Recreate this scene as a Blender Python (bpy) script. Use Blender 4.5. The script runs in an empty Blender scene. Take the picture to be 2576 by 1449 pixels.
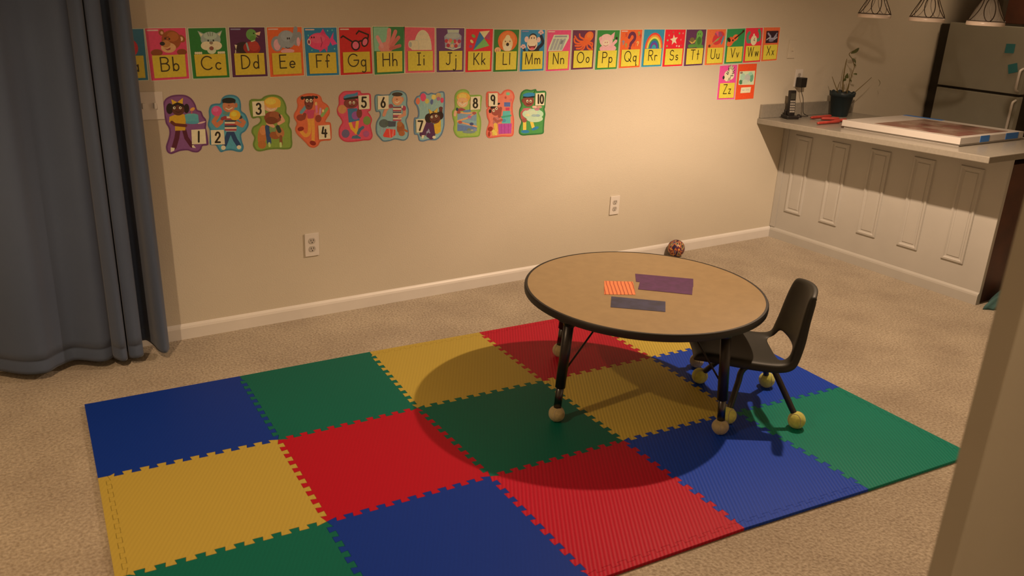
import bpy, bmesh, math, random
from mathutils import Vector, Matrix

random.seed(7)
SC = bpy.context.scene
COL = SC.collection
SC.view_settings.view_transform = 'Standard'
SC.view_settings.look = 'None'
SC.view_settings.exposure = 0.0

# ------------------------------------------------------------------ camera
FPX, W, H = 2144.267, 2576, 1449
CAM = Vector((-4.855855, -3.879380, 1.655300))
RW = Matrix(((0.8347118, -0.5487920, 0.0456453),
             (-0.1515127, -0.3085562, -0.9390618),
             (0.5294337, 0.7769301, -0.3407045)))      # rows: right, down, forward
cd = bpy.data.cameras.new('camera')
cam = bpy.data.objects.new('camera', cd)
COL.objects.link(cam)
cd.sensor_width = 36.0
cd.lens = 36.0 * FPX / W
cd.clip_start = 0.05
r, d, f = RW[0], RW[1], RW[2]
cam.matrix_world = Matrix(((r[0], -d[0], -f[0], CAM[0]), (r[1], -d[1], -f[1], CAM[1]),
                           (r[2], -d[2], -f[2], CAM[2]), (0, 0, 0, 1)))
cd.dof.use_dof = True
cd.dof.focus_distance = 4.6
cd.dof.aperture_fstop = 4.0
SC.camera = cam


def ray(px, py):
    v = Vector(((px - W / 2) / FPX, (py - H / 2) / FPX, 1.0))
    return RW.transposed() @ v


def onwall(px, py, y=0.0):            # survey: photo point -> point of a wall plane
    dd = ray(px, py)
    return CAM + dd * ((y - CAM[1]) / dd[1])


def onflat(px, py, z=0.0):            # survey: photo point -> point of a level plane
    dd = ray(px, py)
    return CAM + dd * ((z - CAM[2]) / dd[2])


# ------------------------------------------------------------------ colour
def lin1(c):
    c /= 255.0
    return c / 12.92 if c <= 0.04045 else ((c + 0.055) / 1.055) ** 2.4


def lin(c):
    return tuple(lin1(x) for x in c)


def hx(s):
    return tuple(int(s[i:i + 2], 16) for i in (0, 2, 4))


WALL_ALB = (0.61, 0.565, 0.475)
REF = [a / b for a, b in zip(lin((166, 130, 91)), WALL_ALB)]   # light on the picture wall


def ink(s, k=1.0):
    """print colour as it looks under the room light -> albedo"""
    p = lin(hx(s))
    r_, g_, b_ = (min(0.92, max(0.004, k * a / e)) for a, e in zip(p, REF))
    return (r_, g_, max(0.004, b_ * 0.76))


# ------------------------------------------------------------------ materials
def nodes_of(m):
    m.use_nodes = True
    return m.node_tree.nodes, m.node_tree.links


def mat(name, col, rough=0.6, metal=0.0, var=0.06, vscale=6.0, bump=0.0, bscale=80.0, spec=0.5, sheen=0.0):
    m = bpy.data.materials.new(name)
    n, l = nodes_of(m)
    b = n['Principled BSDF']
    b.inputs['Roughness'].default_value = rough
    b.inputs['Metallic'].default_value = metal
    b.inputs['Specular IOR Level'].default_value = spec
    if sheen:
        b.inputs['Sheen Weight'].default_value = sheen
    tc = n.new('ShaderNodeTexCoord')
    nz = n.new('ShaderNodeTexNoise')
    nz.inputs['Scale'].default_value = vscale
    nz.inputs['Detail'].default_value = 4
    l.new(tc.outputs['Object'], nz.inputs['Vector'])
    rp = n.new('ShaderNodeValToRGB')
    rp.color_ramp.elements[0].position = 0.3
    rp.color_ramp.elements[1].position = 0.7
    rp.color_ramp.elements[0].color = tuple(c * (1 - var) for c in col) + (1,)
    rp.color_ramp.elements[1].color = tuple(min(1, c * (1 + var)) for c in col) + (1,)
    l.new(nz.outputs['Fac'], rp.inputs['Fac'])
    l.new(rp.outputs['Color'], b.inputs['Base Color'])
    if bump:
        n2 = n.new('ShaderNodeTexNoise')
        n2.inputs['Scale'].default_value = bscale
        n2.inputs['Detail'].default_value = 3
        l.new(tc.outputs['Object'], n2.inputs['Vector'])
        bp = n.new('ShaderNodeBump')
        bp.inputs['Strength'].default_value = bump
        bp.inputs['Distance'].default_value = 0.004
        l.new(n2.outputs['Fac'], bp.inputs['Height'])
        l.new(bp.outputs['Normal'], b.inputs['Normal'])
    return m


M = {}
M['wall'] = mat('wall_paint', WALL_ALB, 0.85, var=0.02, vscale=1.5, bump=0.25, bscale=160, spec=0.2)
M['ceiling'] = mat('ceiling_paint', (0.80, 0.77, 0.70), 0.9, var=0.02, spec=0.1)
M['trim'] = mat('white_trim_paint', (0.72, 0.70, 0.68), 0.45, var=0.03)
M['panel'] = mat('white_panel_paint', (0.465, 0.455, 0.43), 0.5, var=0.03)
M['counter'] = mat('pale_laminate', (0.265, 0.248, 0.215), 0.25, var=0.06, vscale=60)
M['black'] = mat('black_rubber', (0.010, 0.008, 0.007), 0.55, var=0.2)
M['blackmetal'] = mat('black_metal', (0.014, 0.012, 0.012), 0.35, var=0.2)
M['chrome'] = mat('steel_tube', (0.09, 0.088, 0.09), 0.28, metal=1.0, var=0.1)
M['plastic'] = mat('grey_green_plastic', (0.023, 0.0225, 0.018), 0.5, var=0.12, spec=0.25, bump=0.05, bscale=300)
M['tabletop'] = mat('tan_laminate', (0.32, 0.227, 0.118), 0.42, var=0.06, vscale=25)
M['white'] = mat('white_plastic', (0.72, 0.69, 0.66), 0.4, var=0.02)
M['dim_white'] = mat('greyish_white_plastic', (0.50, 0.47, 0.44), 0.4, var=0.02)  # darker copy of the white plastic
M['slot'] = mat('dark_slot', (0.03, 0.025, 0.02), 0.6)
M['tan_ball'] = mat('worn_felt', (0.43, 0.355, 0.175), 0.95, var=0.15, vscale=60, bump=0.5, bscale=500, sheen=0.3)
M['yellow_ball'] = mat('yellow_felt', (0.60, 0.60, 0.13), 0.95, var=0.15, vscale=60, bump=0.5, bscale=500, sheen=0.3)
M['seam'] = mat('ball_seam', (0.42, 0.36, 0.27), 0.8)
M['fridge'] = mat('fridge_enamel', (0.35, 0.35, 0.30), 0.4, var=0.03)
M['gap'] = mat('dark_gap_fill', (0.025, 0.018, 0.010), 0.7)
M['wood'] = mat('dark_red_wood', (0.085, 0.026, 0.013), 0.4, var=0.25, vscale=9)
M['pot'] = mat('dark_teal_ceramic', (0.012, 0.026, 0.034), 0.5, var=0.15)
M['soil'] = mat('soil', (0.03, 0.02, 0.012), 0.9)
M['stem'] = mat('plant_stem', (0.16, 0.12, 0.04), 0.7)
M['leaf'] = mat('leaf', (0.09, 0.105, 0.03), 0.55, var=0.2, vscale=30)
M['teal'] = mat('teal_note_paper', (0.03, 0.20, 0.24), 0.7)
M['bluetape'] = mat('blue_tape', (0.03, 0.16, 0.52), 0.5)
M['boxwhite'] = mat('white_card_box', (0.50, 0.475, 0.455), 0.3, var=0.03)
M['red'] = mat('red_orange_plastic', (0.33, 0.035, 0.025), 0.5, var=0.2, vscale=20)
M['tealcloth'] = mat('dark_teal_cloth', (0.04, 0.10, 0.10), 0.9, var=0.3, vscale=12, bump=0.3, bscale=60)
M['bronze'] = mat('dark_bronze', (0.035, 0.022, 0.012), 0.45, metal=0.6, var=0.1)
M['rimglass'] = mat('milky_rim', (0.62, 0.53, 0.47), 0.3, var=0.02)
M['screen'] = mat('phone_screen', (0.05, 0.05, 0.04), 0.25)
M['key'] = mat('phone_key', (0.33, 0.31, 0.28), 0.5)
M['ivory'] = mat('pale_paper', (0.63, 0.58, 0.50), 0.6, var=0.05)


def mat_carpet():
    m = bpy.data.materials.new('beige_carpet')
    n, l = nodes_of(m)
    b = n['Principled BSDF']
    b.inputs['Roughness'].default_value = 1.0
    b.inputs['Specular IOR Level'].default_value = 0.1
    b.inputs['Sheen Weight'].default_value = 0.25
    tc = n.new('ShaderNodeTexCoord')
    big = n.new('ShaderNodeTexNoise'); big.inputs['Scale'].default_value = 3.5; big.inputs['Detail'].default_value = 6
    fine = n.new('ShaderNodeTexNoise'); fine.inputs['Scale'].default_value = 95; fine.inputs['Detail'].default_value = 5
    for x in (big, fine):
        l.new(tc.outputs['Object'], x.inputs['Vector'])
    r1 = n.new('ShaderNodeValToRGB')
    r1.color_ramp.elements[0].position = 0.3; r1.color_ramp.elements[1].position = 0.72
    r1.color_ramp.elements[0].color = (0.385, 0.325, 0.250, 1)
    r1.color_ramp.elements[1].color = (0.52, 0.455, 0.355, 1)
    l.new(big.outputs['Fac'], r1.inputs['Fac'])
    r2 = n.new('ShaderNodeValToRGB')
    r2.color_ramp.elements[0].position = 0.33; r2.color_ramp.elements[1].position = 0.66
    r2.color_ramp.elements[0].color = (0.66, 0.62, 0.58, 1)
    r2.color_ramp.elements[1].color = (1.12, 1.12, 1.12, 1)
    l.new(fine.outputs['Fac'], r2.inputs['Fac'])
    mx = n.new('ShaderNodeMix'); mx.data_type = 'RGBA'; mx.blend_type = 'MULTIPLY'
    mx.inputs['Factor'].default_value = 1.0
    l.new(r1.outputs['Color'], mx.inputs['A']); l.new(r2.outputs['Color'], mx.inputs['B'])
    l.new(mx.outputs['Result'], b.inputs['Base Color'])
    bp = n.new('ShaderNodeBump'); bp.inputs['Strength'].default_value = 0.8; bp.inputs['Distance'].default_value = 0.012
    l.new(fine.outputs['Fac'], bp.inputs['Height'])
    l.new(bp.outputs['Normal'], b.inputs['Normal'])
    return m


def mat_foam(name, col, rib=0.3):
    m = bpy.data.materials.new(name)
    n, l = nodes_of(m)
    b = n['Principled BSDF']
    b.inputs['Roughness'].default_value = 0.55
    b.inputs['Specular IOR Level'].default_value = 0.14
    tc = n.new('ShaderNodeTexCoord')
    mp = n.new('ShaderNodeMapping'); mp.inputs['Rotation'].default_value = (0, 0, 0)
    l.new(tc.outputs['Object'], mp.inputs['Vector'])
    wv = n.new('ShaderNodeTexWave'); wv.wave_type = 'BANDS'; wv.bands_direction = 'Y'
    wv.inputs['Scale'].default_value = 23.5; wv.inputs['Distortion'].default_value = 0.3
    wv.inputs['Detail'].default_value = 1
    l.new(mp.outputs['Vector'], wv.inputs['Vector'])
    mp.inputs['Rotation'].default_value = (0, 0, math.radians(122))
    nz = n.new('ShaderNodeTexNoise'); nz.inputs['Scale'].default_value = 220; nz.inputs['Detail'].default_value = 2
    l.new(tc.outputs['Object'], nz.inputs['Vector'])
    ad = n.new('ShaderNodeMath'); ad.operation = 'MULTIPLY_ADD'
    ad.inputs[1].default_value = 0.35
    l.new(nz.outputs['Fac'], ad.inputs[0]); l.new(wv.outputs['Fac'], ad.inputs[2])
    rp = n.new('ShaderNodeValToRGB')
    rp.color_ramp.elements[0].color = tuple(c * (0.97 - 0.4 * rib) for c in col) + (1,)
    rp.color_ramp.elements[1].color = tuple(min(1, c * (1.03 + 0.2 * rib)) for c in col) + (1,)
    l.new(ad.outputs['Value'], rp.inputs['Fac'])
    l.new(rp.outputs['Color'], b.inputs['Base Color'])
    bp = n.new('ShaderNodeBump'); bp.inputs['Strength'].default_value = rib; bp.inputs['Distance'].default_value = 0.003
    l.new(ad.outputs['Value'], bp.inputs['Height'])
    l.new(bp.outputs['Normal'], b.inputs['Normal'])
    return m


def mat_cloth():
    m = bpy.data.materials.new('slate_blue_cloth')
    n, l = nodes_of(m)
    b = n['Principled BSDF']
    b.inputs['Roughness'].default_value = 0.9
    b.inputs['Specular IOR Level'].default_value = 0.15
    b.inputs['Sheen Weight'].default_value = 0.2
    tc = n.new('ShaderNodeTexCoord')
    nz = n.new('ShaderNodeTexNoise'); nz.inputs['Scale'].default_value = 3; nz.inputs['Detail'].default_value = 5
    l.new(tc.outputs['Object'], nz.inputs['Vector'])
    rp = n.new('ShaderNodeValToRGB')
    rp.color_ramp.elements[0].color = (0.072, 0.100, 0.172, 1)
    rp.color_ramp.elements[1].color = (0.092, 0.125, 0.205, 1)
    l.new(nz.outputs['Fac'], rp.inputs['Fac']); l.new(rp.outputs['Color'], b.inputs['Base Color'])
    wv = n.new('ShaderNodeTexNoise'); wv.inputs['Scale'].default_value = 400
    l.new(tc.outputs['Object'], wv.inputs['Vector'])
    bp = n.new('ShaderNodeBump'); bp.inputs['Strength'].default_value = 0.2; bp.inputs['Distance'].default_value = 0.002
    l.new(wv.outputs['Fac'], bp.inputs['Height']); l.new(bp.outputs['Normal'], b.inputs['Normal'])
    return m


def mat_print(name, rough=0.42):
    """printed paper: flat inks stored on the faces, with a little paper grain"""
    m = bpy.data.materials.new(name)
    n, l = nodes_of(m)
    b = n['Principled BSDF']
    b.inputs['Roughness'].default_value = rough
    at = n.new('ShaderNodeAttribute'); at.attribute_name = 'ink'
    tc = n.new('ShaderNodeTexCoord')
    nz = n.new('ShaderNodeTexNoise'); nz.inputs['Scale'].default_value = 90
    l.new(tc.outputs['Object'], nz.inputs['Vector'])
    rp = n.new('ShaderNodeValToRGB')
    rp.color_ramp.elements[0].color = (0.86, 0.86, 0.86, 1); rp.color_ramp.elements[1].color = (1.1, 1.1, 1.1, 1)
    l.new(nz.outputs['Fac'], rp.inputs['Fac'])
    mx = n.new('ShaderNodeMix'); mx.data_type = 'RGBA'; mx.blend_type = 'MULTIPLY'; mx.inputs['Factor'].default_value = 1
    l.new(at.outputs['Color'], mx.inputs['A']); l.new(rp.outputs['Color'], mx.inputs['B'])
    l.new(mx.outputs['Result'], b.inputs['Base Color'])
    return m


def mat_toyball():
    m = bpy.data.materials.new('marbled_ball')
    n, l = nodes_of(m)
    b = n['Principled BSDF']; b.inputs['Roughness'].default_value = 0.45
    tc = n.new('ShaderNodeTexCoord')
    mp = n.new('ShaderNodeMapping'); mp.inputs['Scale'].default_value = (1.7, 1.7, 0.7)
    l.new(tc.outputs['Object'], mp.inputs['Vector'])
    nz = n.new('ShaderNodeTexNoise'); nz.inputs['Scale'].default_value = 34; nz.inputs['Detail'].default_value = 0.5
    l.new(mp.outputs['Vector'], nz.inputs['Vector'])
    rp = n.new('ShaderNodeValToRGB'); rp.color_ramp.interpolation = 'CONSTANT'
    e = rp.color_ramp.elements
    e[0].position = 0.0; e[0].color = (0.02, 0.015, 0.06, 1)
    e[1].position = 0.40; e[1].color = (0.25, 0.02, 0.03, 1)
    for p, c in ((0.47, (0.75, 0.42, 0.10, 1)), (0.52, (0.20, 0.015, 0.03, 1)), (0.58, (0.06, 0.08, 0.20, 1)), (0.64, (0.62, 0.50, 0.10, 1)), (0.70, (0.015, 0.01, 0.04, 1))):
        x = e.new(p); x.color = c
    l.new(nz.outputs['Fac'], rp.inputs['Fac']); l.new(rp.outputs['Color'], b.inputs['Base Color'])
    return m


def mat_glass():
    m = bpy.data.materials.new('clear_shade_glass')
    n, l = nodes_of(m)
    b = n['Principled BSDF']
    b.inputs['Base Color'].default_value = (0.9, 0.85, 0.78, 1)
    b.inputs['Roughness'].default_value = 0.1
    b.inputs['Alpha'].default_value = 0.16
    return m


def mat_boxpicture():
    m = bpy.data.materials.new('red_brown_box_print')
    n, l = nodes_of(m)
    b = n['Principled BSDF']; b.inputs['Roughness'].default_value = 0.25
    tc = n.new('ShaderNodeTexCoord')
    nz = n.new('ShaderNodeTexNoise'); nz.inputs['Scale'].default_value = 7; nz.inputs['Detail'].default_value = 6
    l.new(tc.outputs['Object'], nz.inputs['Vector'])
    rp = n.new('ShaderNodeValToRGB')
    e = rp.color_ramp.elements
    e[0].position = 0.32; e[0].color = (0.09, 0.05, 0.03, 1)
    e[1].position = 0.62; e[1].color = (0.30, 0.21, 0.18, 1)
    x = e.new(0.42); x.color = (0.20, 0.085, 0.075, 1)
    x = e.new(0.52); x.color = (0.22, 0.15, 0.115, 1)
    l.new(nz.outputs['Fac'], rp.inputs['Fac']); l.new(rp.outputs['Color'], b.inputs['Base Color'])
    return m


M['carpet'] = mat_carpet()
M['cloth'] = mat_cloth()
M['print'] = mat_print('printed_card', 0.38)
M['toyball'] = mat_toyball()
M['glass'] = mat_glass()
M['boxpic'] = mat_boxpicture()
FOAM = {'blue': mat_foam('smooth_blue_foam', (0.005, 0.033, 0.290), 0.02),
        'green': mat_foam('smooth_green_foam', (0.003, 0.122, 0.090), 0.02),
        'red': mat_foam('smooth_red_foam', (0.390, 0.005, 0.020), 0.02),
        'yellow': mat_foam('smooth_yellow_foam', (0.430, 0.325, 0.060), 0.02)}
RIBBED_SHEEN = {'blue': mat_foam('ribbed_sheen_blue_foam', (0.008, 0.052, 0.460), 0.3),  # real ribs, but paler copies: lamp sheen is put into the colour
          'green': mat_foam('ribbed_sheen_green_foam', (0.004, 0.200, 0.145), 0.28),
          'red': mat_foam('ribbed_sheen_red_foam', (0.420, 0.007, 0.028), 0.3),
          'yellow': mat_foam('ribbed_sheen_yellow_foam', (0.560, 0.425, 0.075), 0.34)}
RIBBED_AT = {(3, 0), (4, 0), (3, 1), (4, 1), (2, 2), (3, 2), (4, 2)}


# ------------------------------------------------------------------ object helpers
def link(name, me, m=None, parent=None, loc=None):
    o = bpy.data.objects.new(name, me)
    COL.objects.link(o)
    if m is not None and me is not None:
        for x in (m if isinstance(m, (list, tuple)) else [m]):
            me.materials.append(x)
    if parent is not None:
        o.parent = parent
    if loc is not None:
        o.location = loc
    return o


def tag(o, label=None, cat=None, group=None, kind=None):
    if label: o['label'] = label
    if cat: o['category'] = cat
    if group: o['group'] = group
    if kind: o['kind'] = kind
    return o


def empty(name, loc, rz=0.0):
    o = bpy.data.objects.new(name, None)
    o.empty_display_size = 0.05
    COL.objects.link(o)
    o.location = loc
    o.rotation_euler = (0, 0, rz)
    return o


def done(bm, name, smooth=False):
    bmesh.ops.recalc_face_normals(bm, faces=bm.faces)
    me = bpy.data.meshes.new(name)
    bm.to_mesh(me)
    bm.free()
    if smooth:
        for p in me.polygons:
            p.use_smooth = True
    return me


def B():
    return bmesh.new()


def box(bm, a, b, bev=0.0, mi=0):
    """axis-aligned box between corners a and b"""
    x0, y0, z0 = (min(a[i], b[i]) for i in range(3))
    x1, y1, z1 = (max(a[i], b[i]) for i in range(3))
    vs = [bm.verts.new(p) for p in ((x0, y0, z0), (x1, y0, z0), (x1, y1, z0), (x0, y1, z0),
                                    (x0, y0, z1), (x1, y0, z1), (x1, y1, z1), (x0, y1, z1))]
    fs = [bm.faces.new([vs[i] for i in q]) for q in ((0, 3, 2, 1), (4, 5, 6, 7), (0, 1, 5, 4), (1, 2, 6, 5), (2, 3, 7, 6), (3, 0, 4, 7))]
    for q in fs:
        q.material_index = mi
    if bev:
        es = list({e for q in fs for e in q.edges})
        bmesh.ops.bevel(bm, geom=es, offset=bev, segments=2, profile=0.7, affect='EDGES')


def prism(bm, pts, z0, z1, mi=0):
    lo = [bm.verts.new((p[0], p[1], z0)) for p in pts]
    hi = [bm.verts.new((p[0], p[1], z1)) for p in pts]
    n = len(pts)
    fs = [bm.faces.new(hi), bm.faces.new(lo[::-1])]
    for i in range(n):
        fs.append(bm.faces.new((lo[i], lo[(i + 1) % n], hi[(i + 1) % n], hi[i])))
    for q in fs:
        q.material_index = mi
    return fs


def tube(bm, pts, rad, seg=10, closed=False, mi=0, caps=True):
    pts = [Vector(p) for p in pts]
    n = len(pts)
    rs = rad if isinstance(rad, (list, tuple)) else [rad] * n
    rings = []
    up = None
    for i in range(n):
        if closed:
            t = pts[(i + 1) % n] - pts[i - 1]
        else:
            t = pts[min(i + 1, n - 1)] - pts[max(i - 1, 0)]
        t.normalize()
        if up is None:
            up = Vector((0, 0, 1)) if abs(t.z) < 0.9 else Vector((1, 0, 0))
        a = t.cross(up)
        if a.length < 1e-6:
            a = t.cross(Vector((0, 1, 0)))
        a.normalize()
        b = t.cross(a).normalized()
        up = -b if up.dot(b) < 0 else b
        a = t.cross(up).normalized()
        b = t.cross(a).normalized()
        rings.append([bm.verts.new(pts[i] + (a * math.cos(2 * math.pi * k / seg) + b * math.sin(2 * math.pi * k / seg)) * rs[i]) for k in range(seg)])
    m = n if closed else n - 1
    for i in range(m):
        A, Bq = rings[i], rings[(i + 1) % n]
        for k in range(seg):
            try:
                q = bm.faces.new((A[k], A[(k + 1) % seg], Bq[(k + 1) % seg], Bq[k]))
                q.material_index = mi
            except ValueError:
                pass
    if caps and not closed:
        for rg in (rings[0], rings[-1]):
            try:
                bm.faces.new(rg).material_index = mi
            except ValueError:
                pass


def lathe(bm, prof, seg=32, c=(0, 0), mi=0, cap0=False, cap1=False, square=0.0):
    rings = []
    for rr, z in prof:
        ring = []
        for k in range(seg):
            a = 2 * math.pi * k / seg
            s = 1.0
            if square:
                s = 1.0 / (max(abs(math.cos(a)), abs(math.sin(a)))) ** square
            ring.append(bm.verts.new((c[0] + rr * s * math.cos(a), c[1] + rr * s * math.sin(a), z)))
        rings.append(ring)
    for i in range(len(rings) - 1):
        for k in range(seg):
            q = bm.faces.new((rings[i][k], rings[i][(k + 1) % seg], rings[i + 1][(k + 1) % seg], rings[i + 1][k]))
            q.material_index = mi
    if cap0:
        bm.faces.new(rings[0][::-1]).material_index = mi
    if cap1:
        bm.faces.new(rings[-1]).material_index = mi


def bevmod(o, w=0.004, seg=2, ang=40):
    md = o.modifiers.new('bevel', 'BEVEL')
    md.width = w; md.segments = seg; md.limit_method = 'ANGLE'; md.angle_limit = math.radians(ang)
    return o


def smooth_angle(me, ang=40):
    for p in me.polygons:
        p.use_smooth = True
    try:
        me.set_sharp_from_angle(angle=math.radians(ang))
    except Exception:
        pass


def arc(cx, cy, rx, ry, a0, a1, n=14):
    return [(cx + rx * math.cos(math.radians(a0 + (a1 - a0) * i / n)), cy + ry * math.sin(math.radians(a0 + (a1 - a0) * i / n))) for i in range(n + 1)]


def catmull(P, n=5, closed=True):
    out = []
    N = len(P)
    rng = range(N) if closed else range(N - 1)
    for i in rng:
        if closed:
            p0, p1, p2, p3 = P[i - 1], P[i], P[(i + 1) % N], P[(i + 2) % N]
        else:
            p0, p1, p2, p3 = P[max(i - 1, 0)], P[i], P[i + 1], P[min(i + 2, N - 1)]
        for k in range(n):
            t = k / n
            out.append(tuple(0.5 * (2 * p1[j] + (-p0[j] + p2[j]) * t + (2 * p0[j] - 5 * p1[j] + 4 * p2[j] - p3[j]) * t * t + (-p0[j] + 3 * p1[j] - 3 * p2[j] + p3[j]) * t ** 3) for j in range(len(p1))))
    if not closed:
        out.append(P[-1])
    return out


# ================================================================== SETTING
XL, XR, YF, YH, CEIL = -5.75, 2.45, -3.36, -5.6, 2.28


def slab(name, a, b, m, kind='structure'):
    bm = B(); box(bm, a, b)
    return tag(link(name, done(bm, name), m), kind=kind)


slab('floor', (XL - .1, YH - .1, -0.06), (XR + .1, 0.12, 0.0), M['carpet'])
slab('ceiling', (XL - .1, YH - .1, CEIL), (XR + .1, 0.12, CEIL + .06), M['ceiling'])
slab('wall_back', (XL, 0.0, 0.0), (XR, 0.12, CEIL), M['wall'])
slab('wall_left', (XL - .1, YH, 0.0), (XL, 0.0, CEIL), M['wall'])
slab('wall_right', (XR, YH, 0.0), (XR + .1, 0.0, CEIL), M['wall'])
slab('wall_front', (-2.80, YF, 0.0), (XR, YF + 0.11, CEIL), M['wall'])
slab('wall_hall', (XL, YH - .1, 0.0), (XR, YH, CEIL), M['wall'])


def baseboard(name, x0, x1, y, h=0.073, t=0.013):
    bm = B()
    prof = [(0, 0), (-t, 0), (-t, h * 0.72), (-t * .75, h * 0.86), (-t * .35, h * 0.95), (0, h)]
    A = [bm.verts.new((x0, y + p[0], p[1])) for p in prof]
    Bv = [bm.verts.new((x1, y + p[0], p[1])) for p in prof]
    n = len(prof)
    for i in range(n):
        bm.faces.new((A[i], A[(i + 1) % n], Bv[(i + 1) % n], Bv[i]))
    bm.faces.new(A); bm.faces.new(Bv[::-1])
    return tag(link(name, done(bm, name), M['trim']), kind='structure')


baseboard('baseboard_back', XL, -0.002, 0.0)

# open door leaf at the right of the doorway, close to the camera
bm = B(); box(bm, (-3.656, -3.365, 0.012), (-2.84, -3.329, 2.03), bev=0.002)
dr = tag(link('door_1', done(bm, 'door_1'), mat('door_paint', (0.37, 0.34, 0.275), 0.5, var=0.02)), kind='structure')
bm = B()
tube(bm, [(-2.90, -3.366, 0.98), (-2.90, -3.40, 0.98)], 0.012)
bmesh.ops.create_uvsphere(bm, u_segments=16, v_segments=10, radius=0.027, matrix=Matrix.Translation((-2.90, -3.42, 0.98)))
kn = link('door_knob', done(bm, 'door_knob', True), M['chrome'], dr)

# ================================================================== PENINSULA
PE = -1.545
TILT = 0.0223            # the worktop rises slightly toward its free end
pen = empty('peninsula_cabinet', (0, 0, 0))
tag(pen, 'white panelled peninsula base under the kitchen counter, five raised mouldings on its side', 'cabinet')
bm = B(); box(bm, (0.0, PE, 0.0), (0.03, -0.002, 0.818))
for v in bm.verts:
    if v.co.z > 0.5: v.co.z -= v.co.y * TILT
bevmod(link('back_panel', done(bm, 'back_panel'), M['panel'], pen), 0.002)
bm = B(); box(bm, (-0.006, -0.045, 0.078), (-0.0005, -0.003, 0.816))
link('corner_batten', done(bm, 'corner_batten'), M['panel'], pen)
bm = B(); box(bm, (0.031, PE + .012, 0.0), (0.60, -0.002, 0.816))
link('cabinet_body', done(bm, 'cabinet_body'), M['wood'], pen).__setitem__('label', 'dark reddish wooden cabinet side behind the white panel')
bm = B()
prof = [(0, 0), (-0.013, 0), (-0.013, 0.053), (-0.010, 0.063), (-0.004, 0.070), (0, 0.074)]
A = [bm.verts.new((p[0], -0.014, p[1])) for p in prof]
Bv = [bm.verts.new((p[0], PE, p[1])) for p in prof]
for i in range(len(prof)):
    bm.faces.new((A[i], A[(i + 1) % 6], Bv[(i + 1) % 6], Bv[i]))
bm.faces.new(A); bm.faces.new(Bv[::-1])
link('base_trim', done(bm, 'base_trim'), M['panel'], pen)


def moulding(y0, y1, z0, z1):
    """raised rectangular picture-frame moulding with a small raised field"""
    bm = B()
    steps = [(0.0, 0.0), (0.004, 0.009), (0.014, 0.010), (0.022, 0.003), (0.030, 0.002), (0.034, 0.006), (0.040, 0.006)]
    rings = []
    for ins, hgt in steps:
        rings.append([bm.verts.new((-hgt, y, z)) for y, z in ((y0 - ins, z0 + ins), (y1 + ins, z0 + ins), (y1 + ins, z1 - ins), (y0 - ins, z1 - ins))])
    for i in range(len(rings) - 1):
        for k in range(4):
            bm.faces.new((rings[i][k], rings[i][(k + 1) % 4], rings[i + 1][(k + 1) % 4], rings[i + 1][k]))
    bm.faces.new(rings[-1])
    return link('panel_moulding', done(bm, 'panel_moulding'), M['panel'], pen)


for k in range(5):
    yc = -0.175 - 0.2925 * k
    moulding(yc + 0.070, yc - 0.070, 0.208, 0.748 + 0.006 * k)

bm = B()
ctop = [(-0.295, -0.002), (-0.284, -1.566), (0.70, -1.566), (0.70, -0.002)]
prism(bm, ctop, 0.0, 0.0365)
ct = bevmod(link('countertop', done(bm, 'countertop'), M['counter']), 0.004, 2)
ct.location = (0, 0, 0.8185); ct.rotation_euler = (-TILT, 0, 0)
tag(ct, 'pale laminate countertop overhanging the white panelled peninsula', 'countertop')
bm = B(); box(bm, (-0.285, -0.021, 0.8562), (0.698, -0.001, 0.945), bev=0.003)
tag(link('backsplash', done(bm, 'backsplash'), M['counter']), 'low pale backsplash strip along the wall behind the counter', 'backsplash')

# ================================================================== KITCHEN BEYOND
fr = empty('refrigerator', (1.6, -0.375, 0))
tag(fr, 'grey two-door refrigerator with freezer on top behind the counter', 'refrigerator')


def part(name, parent, m, *boxes, bev=0.0, smooth=False):
    bm = B()
    for a, b in boxes:
        off = parent.location if parent else Vector((0, 0, 0))
        box(bm, [a[i] - off[i] for i in range(3)], [b[i] - off[i] for i in range(3)], bev)
    return link(name, done(bm, name, smooth), m, parent)


part('fridge_body', fr, M['gap'], ((1.625, -0.70, 0.02), (2.35, -0.010, 1.485)))  # dark body widened to the wall as filler beside and between the doors
part('freezer_door', fr, M['fridge'], ((1.60, -0.715, 1.041), (1.66, -0.088, 1.50)), bev=0.006)
part('fridge_door', fr, M['fridge'], ((1.60, -0.715, 0.06), (1.66, -0.088, 1.024)), bev=0.006)
bm = B()
for z0, z1 in ((0.70, 1.0), (1.06, 1.22)):
    tube(bm, [Vector((0.0, -0.322, z0)), Vector((-0.035, -0.322, z0 + .012)), Vector((-0.04, -0.322, z0 + .03)), Vector((-0.04, -0.322, z1 - .03)), Vector((-0.035, -0.322, z1 - .012)), Vector((0, -0.322, z1))], 0.009, 8)
link('door_handle', done(bm, 'door_handle', True), M['white'], fr)
for (px, py), rot, lab in (((2541, 122), 0.04, 'upper teal square sticky note on the freezer door'), ((2548, 172), 0.32, 'lower tilted teal square sticky note on the freezer door')):
    dd = ray(px, py); P = CAM + dd * ((1.5985 - CAM[0]) / dd[0])
    bm = B()
    s = 0.032
    vs = []
    for (a, b) in ((-s, -s), (s, -s), (s, s), (-s, s)):
        y = a * math.cos(rot) - b * math.sin(rot); z = a * math.sin(rot) + b * math.cos(rot)
        vs.append(bm.verts.new((-0.004 if b < 0 else 0, -y, z)))
    q = bm.faces.new(vs)
    g = bmesh.ops.extrude_face_region(bm, geom=[q])
    bmesh.ops.translate(bm, verts=[v for v in g['geom'] if isinstance(v, bmesh.types.BMVert)], vec=(0.0012, 0, 0))
    o = link('sticky_note', done(bm, 'sticky_note'), M['teal'], None, P)
    tag(o, lab, 'note', 'teal notes on the freezer door')

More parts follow.
